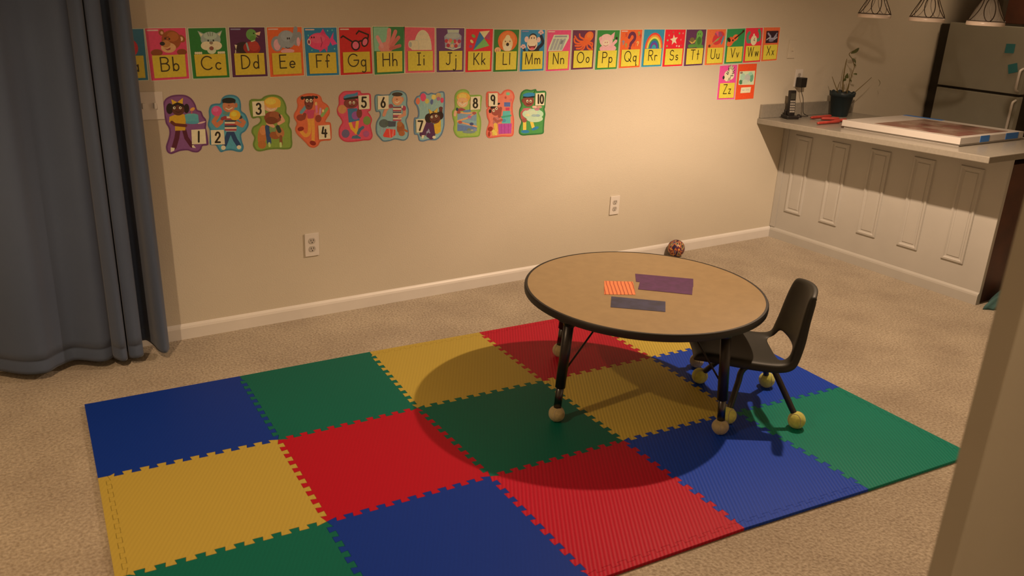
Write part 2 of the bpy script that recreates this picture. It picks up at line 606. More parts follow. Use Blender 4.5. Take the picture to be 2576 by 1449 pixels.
cab = empty('wall_cabinet', (1.62, -0.75, 1.52))
tag(cab, 'dark reddish wooden wall cabinet above the refrigerator', 'cabinet')
part('cabinet_case', cab, M['wood'], ((1.645, -1.20, 1.515), (2.35, -0.47, 2.26)))
for y0, y1 in ((-0.833, -0.472), (-1.198, -0.837)):
    dpart = part('cabinet_door', cab, M['wood'], ((1.622, y0, 1.518), (1.643, y1, 2.25)), bev=0.004)

# dark cloth heap on the kitchen floor beyond the panel end
bm = B()
bmesh.ops.create_icosphere(bm, subdivisions=4, radius=1.0)
for v in bm.verts:
    n = math.sin(v.co.x * 5 + v.co.y * 3) * 0.12 + math.sin(v.co.y * 9 + v.co.z * 4) * 0.06 + math.sin(v.co.x * 11 - v.co.z * 7) * 0.05
    v.co = Vector((v.co.x * 0.20, v.co.y * 0.055, max(-0.0, v.co.z) * 0.085)) * (1 + n)
    v.co.z = max(v.co.z, 0.0)
tag(link('floor_cloth', done(bm, 'floor_cloth', True), M['tealcloth'], None, (0.20, -1.615, 0.001)), 'dark teal cloth heap on the floor past the peninsula end', 'cloth')

# ---- pendant lamps over the counter
pend_proto = None
PEND = [(-0.466, 'pendant lamp over the counter nearest the back wall, farthest of three'),
        (-0.819, 'middle one of three conical pendant lamps over the counter'),
        (-1.173, 'pendant lamp over the counter end, nearest of three and beside the dark wall cabinet')]


def make_pendant():
    root = empty('pendant_lamp', (0, 0, 0))
    R0, R1, zt = 0.095, 0.028, 0.150
    bm = B()
    lathe(bm, [(R0, 0.012), (R1, zt)], 32)
    link('glass_shade', done(bm, 'glass_shade', True), M['glass'], root)
    bm = B()
    lathe(bm, [(R0 + .002, -0.010), (R0 + .004, 0.0), (R0 + .002, 0.012), (R0 - .002, 0.012), (R0 - .002, -0.010), (R0 + .002, -0.010)], 32)
    link('shade_rim', done(bm, 'shade_rim', True), M['rimglass'], root)
    bm = B()
    nl = 5

    def cone(a, z):
        rr = R0 + (R1 - R0) * (z - .012) / (zt - .012) + 0.002
        return (rr * math.cos(a), rr * math.sin(a), z)
    for k in range(nl):
        a0 = 2 * math.pi * k / nl
        pts = []
        for i in range(24):
            t = 2 * math.pi * i / 24
            pts.append(cone(a0 + 0.58 * math.sin(t) * (0.75 + .25 * math.cos(t)), 0.075 + 0.062 * math.cos(t)))
        tube(bm, pts, 0.0024, 6, closed=True)
    tube(bm, [(R0 * math.cos(2 * math.pi * i / 32) * 1.02, R0 * math.sin(2 * math.pi * i / 32) * 1.02, 0.014) for i in range(32)], 0.002, 6, closed=True)
    link('wire_scrollwork', done(bm, 'wire_scrollwork', True), M['bronze'], root)
    bm = B()
    lathe(bm, [(0.034, zt - .02), (0.036, zt), (0.032, zt + .05), (0.018, zt + .065), (0.008, zt + .075)], 24, cap0=True, cap1=True)
    link('lamp_socket', done(bm, 'lamp_socket', True), M['bronze'], root)
    bm = B()
    tube(bm, [(0, 0, zt + .07), (0, 0, CEIL - 1.54 - .02)], 0.004, 8)
    link('hanging_rod', done(bm, 'hanging_rod', True), M['bronze'], root)
    bm = B()
    lathe(bm, [(0.055, CEIL - 1.54), (0.055, CEIL - 1.54 - .012), (0.01, CEIL - 1.54 - .024)], 24, cap0=True, cap1=True)
    link('ceiling_rose', done(bm, 'ceiling_rose', True), M['bronze'], root)
    return root


def copy_tree(o, parent=None):
    c = o.copy()
    COL.objects.link(c)
    c.parent = parent
    for ch in list(o.children):
        copy_tree(ch, c)
    return c


pp = make_pendant()
for i, (y, lab) in enumerate(PEND):
    o = pp if i == 0 else copy_tree(pp)
    o.location = (0.1, y, 1.54)
    tag(o, lab, 'lamp', 'pendant lamps over the counter')

# ---- big flat box on the counter
bx = empty('flat_box', (0.0, 0.0, 0.8556))
bx.rotation_euler = (-TILT, 0, 0)
tag(bx, 'large flat white box with a reddish brown picture lying on the counter', 'box')


def bpart(name, a, b, m, bev=0.0):
    bm = B(); box(bm, a, b, bev)
    return link(name, done(bm, name), m, bx)


bpart('box_tray', (-0.108, -1.292, 0.0), (0.552, -0.538, 0.018), M['boxwhite'])
bpart('box_lid', (-0.120, -1.302, 0.013), (0.562, -0.528, 0.050), M['boxwhite'], 0.002)
bpart('box_picture', (-0.07, -1.26, 0.0502), (0.46, -0.72, 0.0512), M['boxpic'])['label'] = 'reddish brown printed picture on the box top'
bpart('blue_tape', (0.085, -1.3035, 0.014), (0.180, -1.3022, 0.0505), M['bluetape'])['label'] = 'strip of blue tape on the box side'
bpart('blue_tape', (0.360, -1.3035, 0.014), (0.500, -1.3022, 0.0505), M['bluetape'])['label'] = 'strip of blue tape on the box side'
bpart('blue_tape', (0.520, -0.80, 0.0503), (0.5635, -0.5275, 0.0515), M['bluetape'])['label'] = 'strip of blue tape along the far edge of the box top'

# ---- plant
PX, PY = 0.39, -0.13
pl = empty('potted_plant', (PX, PY, 0.8592))
tag(pl, 'spindly leggy plant in a dark teal pot on the counter by the wall', 'plant')
bm = B()
lathe(bm, [(0.050, 0.0), (0.052, 0.003), (0.070, 0.135), (0.078, 0.137), (0.081, 0.165), (0.074, 0.166), (0.070, 0.150)], 40, cap0=True, square=0.25)
for v in bm.verts:
    if v.co.z > 0.16:
        v.co.z += 0.006 * math.sin(9 * math.atan2(v.co.y, v.co.x))
link('pot', done(bm, 'pot', True), M['pot'], pl)
bm = B(); lathe(bm, [(0.0705, 0.150), (0.04, 0.156), (0.005, 0.158)], 32, cap1=True, square=0.25)
link('soil', done(bm, 'soil', True), M['soil'], pl)


def pw(px, py):                        # photo point -> plant coordinates (plane through the pot)
    return onwall(px, py, PY) - Vector((PX, PY, 0.8592))


stems = [[(2121, 232), (2124, 205), (2130, 165), (2131, 148)], [(2132, 232), (2138, 205), (2146, 170), (2148, 162)], [(2128, 234), (2132, 215), (2136, 196), (2140, 186)],
         [(2107, 232), (2101, 208), (2097, 193)], [(2109, 232), (2111, 215), (2111, 205)], [(2146, 234), (2160, 220), (2178, 206), (2194, 195)],
         [(2148, 168), (2146, 150), (2140, 138), (2142, 132), (2147, 127)]]
for k, s in enumerate(stems):
    bm = B()
    pts = catmull([tuple(pw(*p) + Vector((0, 0.012 * math.sin(k * 2 + i), 0))) for i, p in enumerate(s)], 5, closed=False)
    tube(bm, pts, [0.0055 - 0.0035 * i / len(pts) if k in (0,) else 0.0032 - 0.0016 * i / len(pts) for i in range(len(pts))], 7)
    link('stem', done(bm, 'stem', True), M['stem'], pl)
leaves = [((2140, 134), (2161, 121), 0.013), ((2143, 147), (2151, 163), 0.012), ((2146, 186), (2155, 188), 0.007), ((2136, 198), (2138, 212), 0.010), ((2125, 194), (2133, 186), 0.020), ((2120, 203), (2126, 193), 0.016), ((2209, 200), (2210, 217), 0.005), ((2147, 160), (2150, 172), 0.006)]
for k, (a, b, w) in enumerate(leaves):
    A_, B_ = pw(*a), pw(*b)
    dv = (B_ - A_); L = dv.length; dv.normalize()
    sd = dv.cross(Vector((0.3, -1, 0.2))).normalized()
    nn = sd.cross(dv).normalized()
    bm = B(); rows = []
    for i in range(7):
        t = i / 6
        ww = w * math.sin(math.pi * (0.06 + 0.9 * t)) ** 0.8
        c = A_ + dv * L * t + nn * (0.01 * math.sin(math.pi * t))
        rows.append([bm.verts.new(c - sd * ww + nn * 0.002), bm.verts.new(c), bm.verts.new(c + sd * ww + nn * 0.002)])
    for i in range(6):
        for j in range(2):
            bm.faces.new((rows[i][j], rows[i][j + 1], rows[i + 1][j + 1], rows[i + 1][j]))
    link('leaf', done(bm, 'leaf', True), M['leaf'], pl)

# ---- cordless phone
ph = empty('cordless_phone', (-0.085, -0.10, 0.8582), math.radians(-18))
tag(ph, 'black cordless phone standing in its charging cradle on the counter', 'phone')
bm = B(); box(bm, (-0.048, -0.04, 0), (0.040, 0.045, 0.022), 0.006); box(bm, (-0.030, 0.022, 0.015), (0.030, 0.042, 0.055), 0.005)
link('cradle', done(bm, 'cradle', True), M['blackmetal'], ph)
bm = B(); box(bm, (-0.024, -0.012, 0.018), (0.024, 0.014, 0.185), 0.008)
hs = link('handset', done(bm, 'handset'), M['blackmetal'], ph)
hs.rotation_euler = (math.radians(-7), 0, 0)
bm = B(); box(bm, (-0.017, -0.0135, 0.125), (0.017, -0.0118, 0.165), 0.001)
link('phone_screen', done(bm, 'phone_screen'), M['screen'], hs)
bm = B()
for i in range(3):
    for j in range(5):
        box(bm, (-0.0175 + i * .0125, -0.0138, 0.040 + j * .0165), (-0.0075 + i * .0125, -0.0118, 0.0515 + j * .0165))
link('keypad', done(bm, 'keypad'), M['key'], hs)

# ---- small things on the counter
bm = B(); lathe(bm, [(0.02, 0), (0.022, 0.004), (0.012, 0.016), (0.006, 0.02)], 20, cap0=True, cap1=True)
tag(link('cable_plug', done(bm, 'cable_plug', True), M['blackmetal'], None, (0.03, -0.075, 0.8575)), 'small dark cable end lying between the phone and the plant', 'plug')
sticks = [((2040, 296), (2090, 292), 'longest red-orange marker at the back of the counter heap'), ((2066, 299), (2110, 300), 'red-orange marker in the middle of the counter heap'), ((2056, 312), (2112, 307), 'red-orange marker at the front of the counter heap'), ((2098, 306), (2128, 303), 'red-orange marker touching the flat white box')]
for a, b, lab in sticks:
    A_, B_ = onflat(a[0], a[1], 0.872), onflat(b[0], b[1], 0.872)
    A_.y = min(A_.y, -0.05); B_.y = min(B_.y, -0.06)
    dv = (B_ - A_)
    bm = B()
    tube(bm, [A_ * 0 + dv * t for t in (0, .06, .08, .62, .64, .95, 1.0)], [0.006, 0.008, 0.0095, 0.0095, 0.0105, 0.0105, 0.008], 12)
    o = link('marker_pen', done(bm, 'marker_pen', True), M['red'], None, Vector((A_.x, A_.y, 0.8685 - TILT * min(A_.y, B_.y))))
    tag(o, lab, 'marker', 'red markers on the counter')
bm = B()
for v in ((0.10, -0.10), (0.34, -0.22), (0.26, -0.36), (0.03, -0.22)):
    bm.verts.new((v[0], v[1], 0))
bm.faces.new(bm.verts)
g = bmesh.ops.extrude_face_region(bm, geom=list(bm.faces))
bmesh.ops.translate(bm, verts=[v for v in g['geom'] if isinstance(v, bmesh.types.BMVert)], vec=(0, 0, 0.0008))
ps = tag(link('paper_sheet', done(bm, 'paper_sheet'), mat('grey_brown_paper', (0.30, 0.24, 0.22), 0.5, var=0.2, vscale=30), None, (0, 0, 0.8562)), 'brownish paper sheet under the red markers on the counter', 'paper')
ps.rotation_euler = (-TILT, 0, 0)


# ================================================================== WALL PLATES
def wall_plate(x, z, label, grp=None, plugs=True, w=0.072, h=0.116, m='white'):
    t = empty('wall_outlet' if plugs else 'switch_plate', (x, 0, z))
    tag(t, label, 'outlet' if plugs else 'switch', grp)
    bm = B(); box(bm, (-w / 2, -0.0065, -h / 2), (w / 2, -0.0005, h / 2), 0.002)
    link('cover_plate', done(bm, 'cover_plate'), M[m], t)
    return t


def receptacle(t, dz):
    bm = B()
    pts = []
    for k in range(28):
        a = 2 * math.pi * k / 28
        pts.append((0.0175 * math.cos(a), max(-0.0145, min(0.0145, 0.0175 * math.sin(a)))))
    f0 = [bm.verts.new((p[0], -0.0066, p[1] + dz)) for p in pts]
    f1 = [bm.verts.new((p[0] * .94, -0.0090, p[1] * .94 + dz)) for p in pts]
    for k in range(28):
        bm.faces.new((f0[k], f0[(k + 1) % 28], f1[(k + 1) % 28], f1[k]))
    bm.faces.new(f1)
    o = link('receptacle', done(bm, 'receptacle'), M['dim_white'], t)
    bm = B()
    for sx in (-0.0065, 0.0065):
        box(bm, (sx - .0013, -0.0094, dz - .001), (sx + .0013, -0.0089, dz + .008))
    lathe(bm, [(0.0028, 0), (0.0028, 0.0006)], 12, cap1=True)
    for v in bm.verts:
        if v.co.z < 0.001 and abs(v.co.x) < .004 and v.co.y > -0.004:
            v.co = Vector((v.co.x, -0.0089 - v.co.z, v.co.y + dz - .008))
    link('plug_slots', done(bm, 'plug_slots'), M['slot'], o)


p1 = wall_plate((onwall(784, 615)).x, (onwall(784, 615)).z, 'white wall outlet low on the beige wall at left, nearest the curtain')
p2 = wall_plate((onwall(1545, 516)).x, (onwall(1545, 516)).z, 'white wall outlet low on the beige wall behind the round table')
for t in (p1, p2):
    receptacle(t, 0.0205); receptacle(t, -0.0205)
q3 = onwall(2008, 197)
p3 = wall_plate(0.055, 1.11, 'white wall outlet above the counter with a black adapter plugged in')
receptacle(p3, 0.0205); receptacle(p3, -0.0205)
q4 = onwall(1993, 121)
p4 = wall_plate(-0.055, 1.30, 'pale switch plate on the wall right of the letter X card', plugs=False, m='wall')
bm = B(); box(bm, (-0.005, -0.016, -0.010), (0.005, -0.0066, 0.012), 0.001)
link('toggle', done(bm, 'toggle'), M['wall'], p4)
p5 = wall_plate(-4.113, 1.081, 'double switch plate on the wall beside the curtain', plugs=False, w=0.116)
for sx in (-0.023, 0.023):
    bm = B(); box(bm, (sx - .005, -0.017, -0.011), (sx + .005, -0.0066, 0.013), 0.001)
    link('toggle', done(bm, 'toggle'), M['trim'], p5)
ad = empty('power_adapter', (0.055, -0.035, 1.085))
tag(ad, 'black power adapter plugged into the outlet above the counter', 'adapter')
bm = B(); box(bm, (-0.028, -0.022, -0.032), (0.030, 0.0245, 0.032), 0.005)
link('adapter_body', done(bm, 'adapter_body'), M['blackmetal'], ad)
bm = B()
pts = catmull([(0, -0.01, -0.030), (0.0, -0.012, -0.06), (0.02, -0.02, -0.11), (0.03, -0.02, -0.16), (0.035, -0.03, -0.205), (0.06, -0.05, -0.2225), (-0.02, -0.045, -0.2225), (-0.07, -0.05, -0.2225), (-0.095, -0.06, -0.2225)], 6, closed=False)
tube(bm, pts, 0.0024, 6)
link('cable', done(bm, 'cable', True), M['blackmetal'], ad)

# ================================================================== CURTAIN
base_px = [(-260, 930), (-150, 950), (-60, 925), (0, 932), (63, 941), (116, 937), (148, 920), (190, 905), (246, 909), (270, 906), (284, 896)]
cs = [onflat(x, y, 0.035) for x, y in base_px]
cs = [(p.x, p.y) for p in cs]
cs += [(-4.393, -0.090), (-4.389, -0.030), (-4.385, -0.140)]
for x, y in [(292, 902), (310, 908), (320, 902)]:
    p = onflat(x, y, 0.035); cs.append((p.x, p.y))
cs += [(-4.331, -0.110), (-4.326, -0.040), (-4.319, -0.150)]
for x, y in [(328, 899), (345, 900), (360, 893)]:
    p = onflat(x, y, 0.035); cs.append((p.x, p.y))
cs += [(-4.270, -0.120), (-4.268, -0.030), (-4.240, -0.020), (-4.222, -0.030)]
for x, y in [(388, 868), (402, 883), (418, 887), (425, 874)]:
    p = onflat(x, y, 0.035); cs.append((p.x, p.y))
cs += [(-4.175, -0.130), (-4.20, -0.110)]
cs = catmull(cs, 5, closed=False)
bm = B()
zs = [0.035, 0.05, 0.085, 0.0951, 0.0965, 0.13, 0.25, 0.5, 0.8, 1.1, 1.4, 1.7, 2.0, 2.2]
rows = []
xm = -4.55
for j, z in enumerate(zs):
    row = []
    t = z / 2.2
    for i, (x, y) in enumerate(cs):
        amp = 1.0 - 0.25 * t
        yy = -0.155 + (y + 0.155) * amp + 0.010 * math.sin(7 * x + 2.0 * z) * t * (1 if x < -4.45 else 0.15)
        if j == 3 and x < -4.2:
            yy += 0.003
        yy = min(yy, -0.016)
        row.append(bm.verts.new((x - 0.022 * (z / 1.5) * max(0, min(1, (x + 4.50) / .30)), yy, z)))
    rows.append(row)
for j in range(len(rows) - 1):
    for i in range(len(cs) - 1):
        bm.faces.new((rows[j][i], rows[j][i + 1], rows[j + 1][i + 1], rows[j + 1][i]))
cu = link('curtain', done(bm, 'curtain', True), M['cloth'])
sm = cu.modifiers.new('thickness', 'SOLIDIFY'); sm.thickness = 0.003; sm.offset = 1
tag(cu, 'slate blue floor-length curtain hanging in folds at left', 'curtain')

# ================================================================== FOAM MATS
G = {(0, 0): (212, 1017), (1, 0): (603, 946), (2, 0): (930, 885), (3, 0): (1205, 836), (0, 1): (246, 1203), (1, 1): (700, 1106), (2, 1): (1050, 1026), (3, 1): (1365, 958),
     (4, 1): (1637, 899), (0, 2): (289, 1455), (1, 2): (822, 1312), (2, 2): (1233, 1198), (3, 2): (1568, 1108), (4, 2): (1851, 1036), (5, 2): (2112, 974), (3, 3): (1873, 1328), (4, 3): (2185, 1230), (5, 3): (2448, 1143)}
MT = 0.012
g3 = {k: (onflat(x, y, MT).x, onflat(x, y, MT).y) for k, (x, y) in G.items()}
g3[(4, 0)] = (-2.222, -0.628); g3[(5, 0)] = (-1.622, -0.660); g3[(5, 1)] = (-1.655, -1.262)
g3[(0, 3)] = (-4.677, -2.235); g3[(1, 3)] = (-4.065, -2.285); g3[(2, 3)] = (-3.466, -2.335)


def teeth(a, b, flip, n=10, hgt=0.0105, inset=0.0, m0=0.018, m1=0.018):
    a, b = Vector(a), Vector(b)
    L = (b - a).length
    t = (b - a) / L
    nr = Vector((-t.y, t.x))
    a = a + nr * inset; b = b + nr * inset
    p = (L - m0 - m1) / n
    s = -1 if flip else 1
    out = []
    for k in range(n):
        u0 = m0 + k * p
        for fr, h in ((0.29, -1), (0.22, 1), (0.78, 1), (0.71, -1)):
            out.append(tuple(a + t * (u0 + fr * p) + nr * h * hgt * s))
    if m0 > .03: out.insert(0, tuple(a + t * m0))
    if m1 > .03: out.append(tuple(a + t * (L - m1)))
    return out


def shrink(ring, dd):
    n = len(ring)
    area = sum(ring[i][0] * ring[(i + 1) % n][1] - ring[(i + 1) % n][0] * ring[i][1] for i in range(n))
    sg = 1 if area > 0 else -1
    out = []
    for i in range(n):
        p0, p1, p2 = Vector(ring[i - 1]), Vector(ring[i]), Vector(ring[(i + 1) % n])
        a, b = (p1 - p0).normalized(), (p2 - p1).normalized()
        na, nb = Vector((-a.y, a.x)) * sg, Vector((-b.y, b.x)) * sg
        k = max(0.35, 1 + na.dot(nb))
        out.append(tuple(p1 + (na + nb) * (dd / k)))
    return out


hedge, vedge = {}, {}
for j in range(4):
    for i in range(5):
        if 0 < j < 3:
            hedge[(i, j)] = teeth(g3[(i, j)], g3[(i + 1, j)], (i + j) % 2, m0=.037 if i == 0 else .018, m1=.037 if i == 4 else .018)
for i in range(6):
    for j in range(3):
        if 0 < i < 5:
            vedge[(i, j)] = teeth(g3[(i, j)], g3[(i, j + 1)], (i + j) % 2, m0=.037 if j == 0 else .018, m1=.037 if j == 2 else .018)
strips = {('h', 2, 0): 0, ('h', 3, 0): 0, ('v', 0, 1): 0, ('h', 2, 3): 0, ('h', 3, 3): 0, ('v', 5, 2): 0}
MATS = [['blue', 'green', 'yellow', 'red', 'yellow'], ['yellow', 'red', 'green', 'yellow', 'blue'], ['green', 'blue', 'red', 'blue', 'green']]
MLAB = [['blue foam mat tile at the back left corner of the play mat, nearest the curtain', 'green foam mat tile in the back row beside the corner blue tile', 'yellow foam mat tile in the back row between green and red tiles', 'red foam mat tile in the back row under the far left table leg', 'bright yellow foam mat tile in the back row mostly hidden behind the table'],
        ['yellow foam mat tile on the left edge of the mat below the blue corner tile', 'plain red foam mat tile in the middle row between yellow and green tiles', 'dark green foam mat tile shaded under the front left table leg', 'shaded yellow foam mat tile under the middle of the round table', 'blue foam mat tile under the chair at the right end of the middle row'],
        ['green foam mat tile cut off at the bottom left of the picture', 'dark blue foam mat tile at the bottom of the picture between green and red tiles', 'red foam mat tile in the front row partly in the table shadow', 'blue foam mat tile in the front row under the front right table leg', 'green foam mat tile at the front right corner of the play mat']]
for j in range(3):
    for i in range(5):
        TL, TR, BR, BL = g3[(i, j)], g3[(i + 1, j)], g3[(i + 1, j + 1)], g3[(i, j + 1)]
        cxy = Vector(((TL[0] + BR[0]) / 2, (TL[1] + BR[1]) / 2))
        ring = []
        sp = []

        def side(a, b, inter, key, outer_edge):
            """points a (included) .. b (excluded), clockwise from top left"""
            if inter is not None:
                return [a] + inter
            return [a]
        top = hedge.get((i, j)); bot = hedge.get((i, j + 1)); lef = vedge.get((i, j)); rig = vedge.get((i + 1, j))
        Vv = [Vector(p) for p in (TL, TR, BR, BL)]
        ring += [TL] + (top or [])
        ring += [TR] + (rig or [])
        ring += [BR] + ((bot or [])[::-1])
        ring += [BL] + ((lef or [])[::-1])
        strip = None
        if ('h', i, 0) in strips and j == 0: strip = (Vv[0], Vv[1])
        if ('h', i, 3) in strips and j == 2: strip = (Vv[2], Vv[3])
        if ('v', 0, j) in strips and i == 0: strip = (Vv[3], Vv[0])
        if ('v', 5, j) in strips and i == 4: strip = (Vv[1], Vv[2])
        o = None
        if strip:
            a, b = strip
            ia = Vv.index(a)
            da = (Vv[ia - 1] - a).normalized(); db = (Vv[(ia + 2) % 4] - b).normalized()
            ins, gp = 0.030, 0.0297
            tt = teeth(a + da * ins, b + db * ins, False, hgt=0.007)
            tt2 = teeth(a + da * gp, b + db * gp, False, hgt=0.007)
            # replace the straight outer edge by the toothed inner line
            k0 = min(range(len(ring)), key=lambda k: (Vector(ring[k]) - a).length)
            ring = ring[k0:] + ring[:k0]
            k1 = min(range(len(ring)), key=lambda k: (Vector(ring[k]) - b).length)
            ring = [tuple(a + da * ins)] + tt + [tuple(b + db * ins)] + ring[k1 + 1:]
            sring = [tuple(a), tuple(b), tuple(b + db * gp)] + tt2[::-1] + [tuple(a + da * gp)]
        ring = shrink(ring, 0.0005)
        bm = B()
        prism(bm, [(p[0] - cxy.x, p[1] - cxy.y) for p in ring], 0.001, MT)
        col = MATS[j][i]
        fm = (RIBBED_SHEEN if (i, j) in RIBBED_AT else FOAM)[col]
        o = link('foam_mat_tile', done(bm, 'foam_mat_tile'), fm, None, (cxy.x, cxy.y, 0))
        tag(o, MLAB[j][i], 'play mat', 'interlocking foam mat tiles')
        if strip:
            sring = shrink(sring, 0.0003)
            bm = B()
            prism(bm, [(p[0] - cxy.x, p[1] - cxy.y) for p in sring], 0.001, MT)
            link('border_strip', done(bm, 'border_strip'), fm, o)


# ================================================================== TABLE
def ball_mesh(rad, name, m, slit=True):
    bm = B()
    bmesh.ops.create_uvsphere(bm, u_segments=28, v_segments=16, radius=rad)
    for v in bm.verts:
        if v.co.z < -rad * 0.93:
            v.co.z = -rad * 0.93
    a, b = 0.72 * rad, 0.28 * rad
    pts = []
    for k in range(48):
        t = 2 * math.pi * k / 48
        p = Vector((a * math.cos(t) + b * math.cos(3 * t), a * math.sin(t) - b * math.sin(3 * t), 2 * math.sqrt(a * b) * math.sin(2 * t)))
        pts.append(p.normalized() * rad * 1.0)
    tube(bm, pts, 0.0013, 5, closed=True, mi=1)
    me = done(bm, name, True)
    me.materials.append(m); me.materials.append(M['seam'])
    return me


TC = Vector((-2.512, -1.422)); TR_ = 0.502; TH = 0.470
tb = empty('round_table', (TC.x, TC.y, MT))
tag(tb, 'low round children\'s table with tan top, black rim and tennis balls on its feet', 'table')
hz = -MT
bm = B()
lathe(bm, [(TR_ - .012, TH - .001 + hz), (TR_ - .012, TH + hz)], 96, cap0=True, cap1=True)
link('tabletop', done(bm, 'tabletop'), M['tabletop'], tb)
bm = B()
lathe(bm, [(TR_ - .0125, TH + .0004 + hz), (TR_ - .003, TH + .0004 + hz), (TR_, TH - .004 + hz), (TR_ + .001, TH - .014 + hz), (TR_, TH - .026 + hz), (TR_ - .006, TH - .030 + hz), (0.05, TH - .030 + hz)], 96, cap1=True)
me = done(bm, 'edge_band'); smooth_angle(me, 50)
link('edge_band', me, M['black'], tb)['label'] = 'black rubber rim and underside of the tabletop'
LEGS = [(-2.992, -1.502), (-2.614, -1.006), (-2.118, -1.400), (-2.484, -1.896)]
tball = ball_mesh(0.0325, 'tennis_ball', M['tan_ball'])
for k, (x, y) in enumerate(LEGS):
    p = Vector((x, y)) - TC
    tp = p * (1 - 0.035 / p.length)
    top = Vector((tp.x, tp.y, TH - .030 + hz)); bot = Vector((p.x, p.y, 0.045))
    mid = top.lerp(bot, 0.74)
    bm = B()
    tube(bm, [top, mid], 0.0205, 18)
    lathe(bm, [(0.045, top.z - .004), (0.045, top.z), (0.028, top.z - .002), (0.022, top.z - .03)], 20, c=(tp.x, tp.y))
    lg = link('leg', done(bm, 'leg', True), M['blackmetal'], tb)
    bm = B(); tube(bm, [mid + (top - mid) * .05, bot], 0.0155, 16)
    link('leg_extension', done(bm, 'leg_extension', True), M['chrome'], lg)['label'] = 'thinner steel lower tube of the leg'
    bo = link('tennis_ball', tball, None, lg, (p.x, p.y, 0.0305))
    bo.rotation_euler = (0.3 * k, 0.2, 1.1 * k + 0.6)
    bo.rotation_euler = (0, 0, 1.1 * k + 0.6)
    bo['label'] = 'worn tan tennis ball on the foot'
    # thin brace from the leg to the underside
    br0 = top.lerp(bot, 0.60)
    br1 = Vector((tp.x * 0.45, tp.y * 0.45, TH - .031 + hz))
    bm = B(); tube(bm, [br0, br1], 0.004, 8)
    link('brace', done(bm, 'brace', True), M['blackmetal'], lg)


def flat_on_table(name, pxs, mname, label, z, cut=None):
    pts = [onflat(x, y, TH) for x, y in pxs]
    bm = B()
    prism(bm, [(p.x - TC.x, p.y - TC.y) for p in pts], TH + hz + z, TH + hz + z + 0.0006)
    o = link(name, done(bm, name), mname, tb)
    o['label'] = label
    return o


purple = mat('purple_tape', (0.082, 0.018, 0.105), 0.5, var=0.2, vscale=40)
navy = mat('blue_grey_tape', (0.030, 0.034, 0.095), 0.45, var=0.35, vscale=25)
flat_on_table('tape_strip', [(1598, 689), (1744, 702), (1744, 722), (1600, 709)], purple, 'longer strip of purple tape stuck on the tabletop', 0.0005)
flat_on_table('tape_strip', [(1610, 709), (1743, 721), (1741, 742), (1605, 728)], purple, 'second strip of purple tape beside the first', 0.0008)
flat_on_table('tape_strip', [(1538, 746), (1674, 759), (1674, 785), (1536, 773)], navy, 'dark blue strip of tape on the tabletop', 0.0005)


def mat_orange():
    m = bpy.data.materials.new('orange_striped_paper')
    n, l = nodes_of(m)
    b = n['Principled BSDF']; b.inputs['Roughness'].default_value = 0.5
    tc = n.new('ShaderNodeTexCoord')
    mp = n.new('ShaderNodeMapping'); mp.inputs['Rotation'].default_value = (0, 0, math.radians(34))
    l.new(tc.outputs['Object'], mp.inputs['Vector'])
    wv = n.new('ShaderNodeTexWave'); wv.bands_direction = 'X'; wv.inputs['Scale'].default_value = 20; wv.inputs['Distortion'].default_value = 1.2
    l.new(mp.outputs['Vector'], wv.inputs['Vector'])
    rp = n.new('ShaderNodeValToRGB')
    rp.color_ramp.elements[0].position = 0.05; rp.color_ramp.elements[0].color = (0.42, 0.07, 0.03, 1)
    rp.color_ramp.elements[1].position = 0.3; rp.color_ramp.elements[1].color = (0.78, 0.25, 0.10, 1)
    l.new(wv.outputs['Fac'], rp.inputs['Fac']); l.new(rp.outputs['Color'], b.inputs['Base Color'])
    return m


flat_on_table('tape_patch', [(1520, 707), (1592, 709), (1599, 742), (1520, 741)], mat_orange(), 'orange patch striped with red lines', 0.0005)

# ================================================================== CHAIR
O = Vector((-2.194, -1.771, MT))
fh = Vector((-.807, .59, 0)).normalized()
ch = empty('school_chair', O, math.atan2(fh.y, fh.x))
tag(ch, 'small dark grey-green plastic school chair tucked under the round table', 'chair')
# local axes: +x = the way the chair faces, +y = the chair's left, z up (from mat surface)
prof = [((.262, .262), .150, (.9, .4)), ((.256, .284), .162, (.45, .9)), ((.205, .290), .176, (0, 1)), ((.09, .274), .182, (0, 1)), ((-.02, .263), .181, (0, 1)), ((-.075, .262), .178, (.15, .99)),
        ((-.112, .276), .172, (.55, .83)), ((-.135, .318), .164, (.9, .43)), ((-.146, .37), .155, (1, .12)), ((-.156, .44), .143, (1, .12)), ((-.168, .505), .130, (1, .1)), ((-.176, .545), .120, (1, .1)), ((-.186, .558), .117, (.8, .5)), ((-.206, .556), .116, (.3, .9))]
US = [-1.0, -1.0, -.93, -.66, -.33, 0, .33, .66, .93, 1.0, 1.0]
FL = [1, .35, 0, 0, 0, 0, 0, 0, 0, .35, 1]
bm = B()
rows = []
for k, ((pf, pz), w, n) in enumerate(prof):
    row = []
    for c, u in enumerate(US):
        back = k >= 7
        dish = (0.030 if back else 0.014) * u * u
        fl = 0.034 * FL[c] if k not in (0,) else 0.006 * FL[c]
        if 6 <= k <= 8: fl *= 1.15
        if k >= 10: fl *= (1, .95, .7, .35)[k - 10]
        dn = (1.0, 0.0) if back else n
        ff = pf + dn[0] * dish - n[0] * fl
        zz = pz + dn[1] * dish - n[1] * fl - MT - (0.012 * u * u if k >= 11 else 0)
        row.append(bm.verts.new((ff, w * u, zz)))
    rows.append(row)
for k in range(len(rows) - 1):
    for c in range(len(US) - 1):
        if k in (5, 6) and 3 <= c <= 6:
            continue
        bm.faces.new((rows[k][c], rows[k][c + 1], rows[k + 1][c + 1], rows[k + 1][c]))
sh = link('seat_shell', done(bm, 'seat_shell', True), M['plastic'], ch)
s1 = sh.modifiers.new('thickness', 'SOLIDIFY'); s1.thickness = 0.007; s1.offset = 0
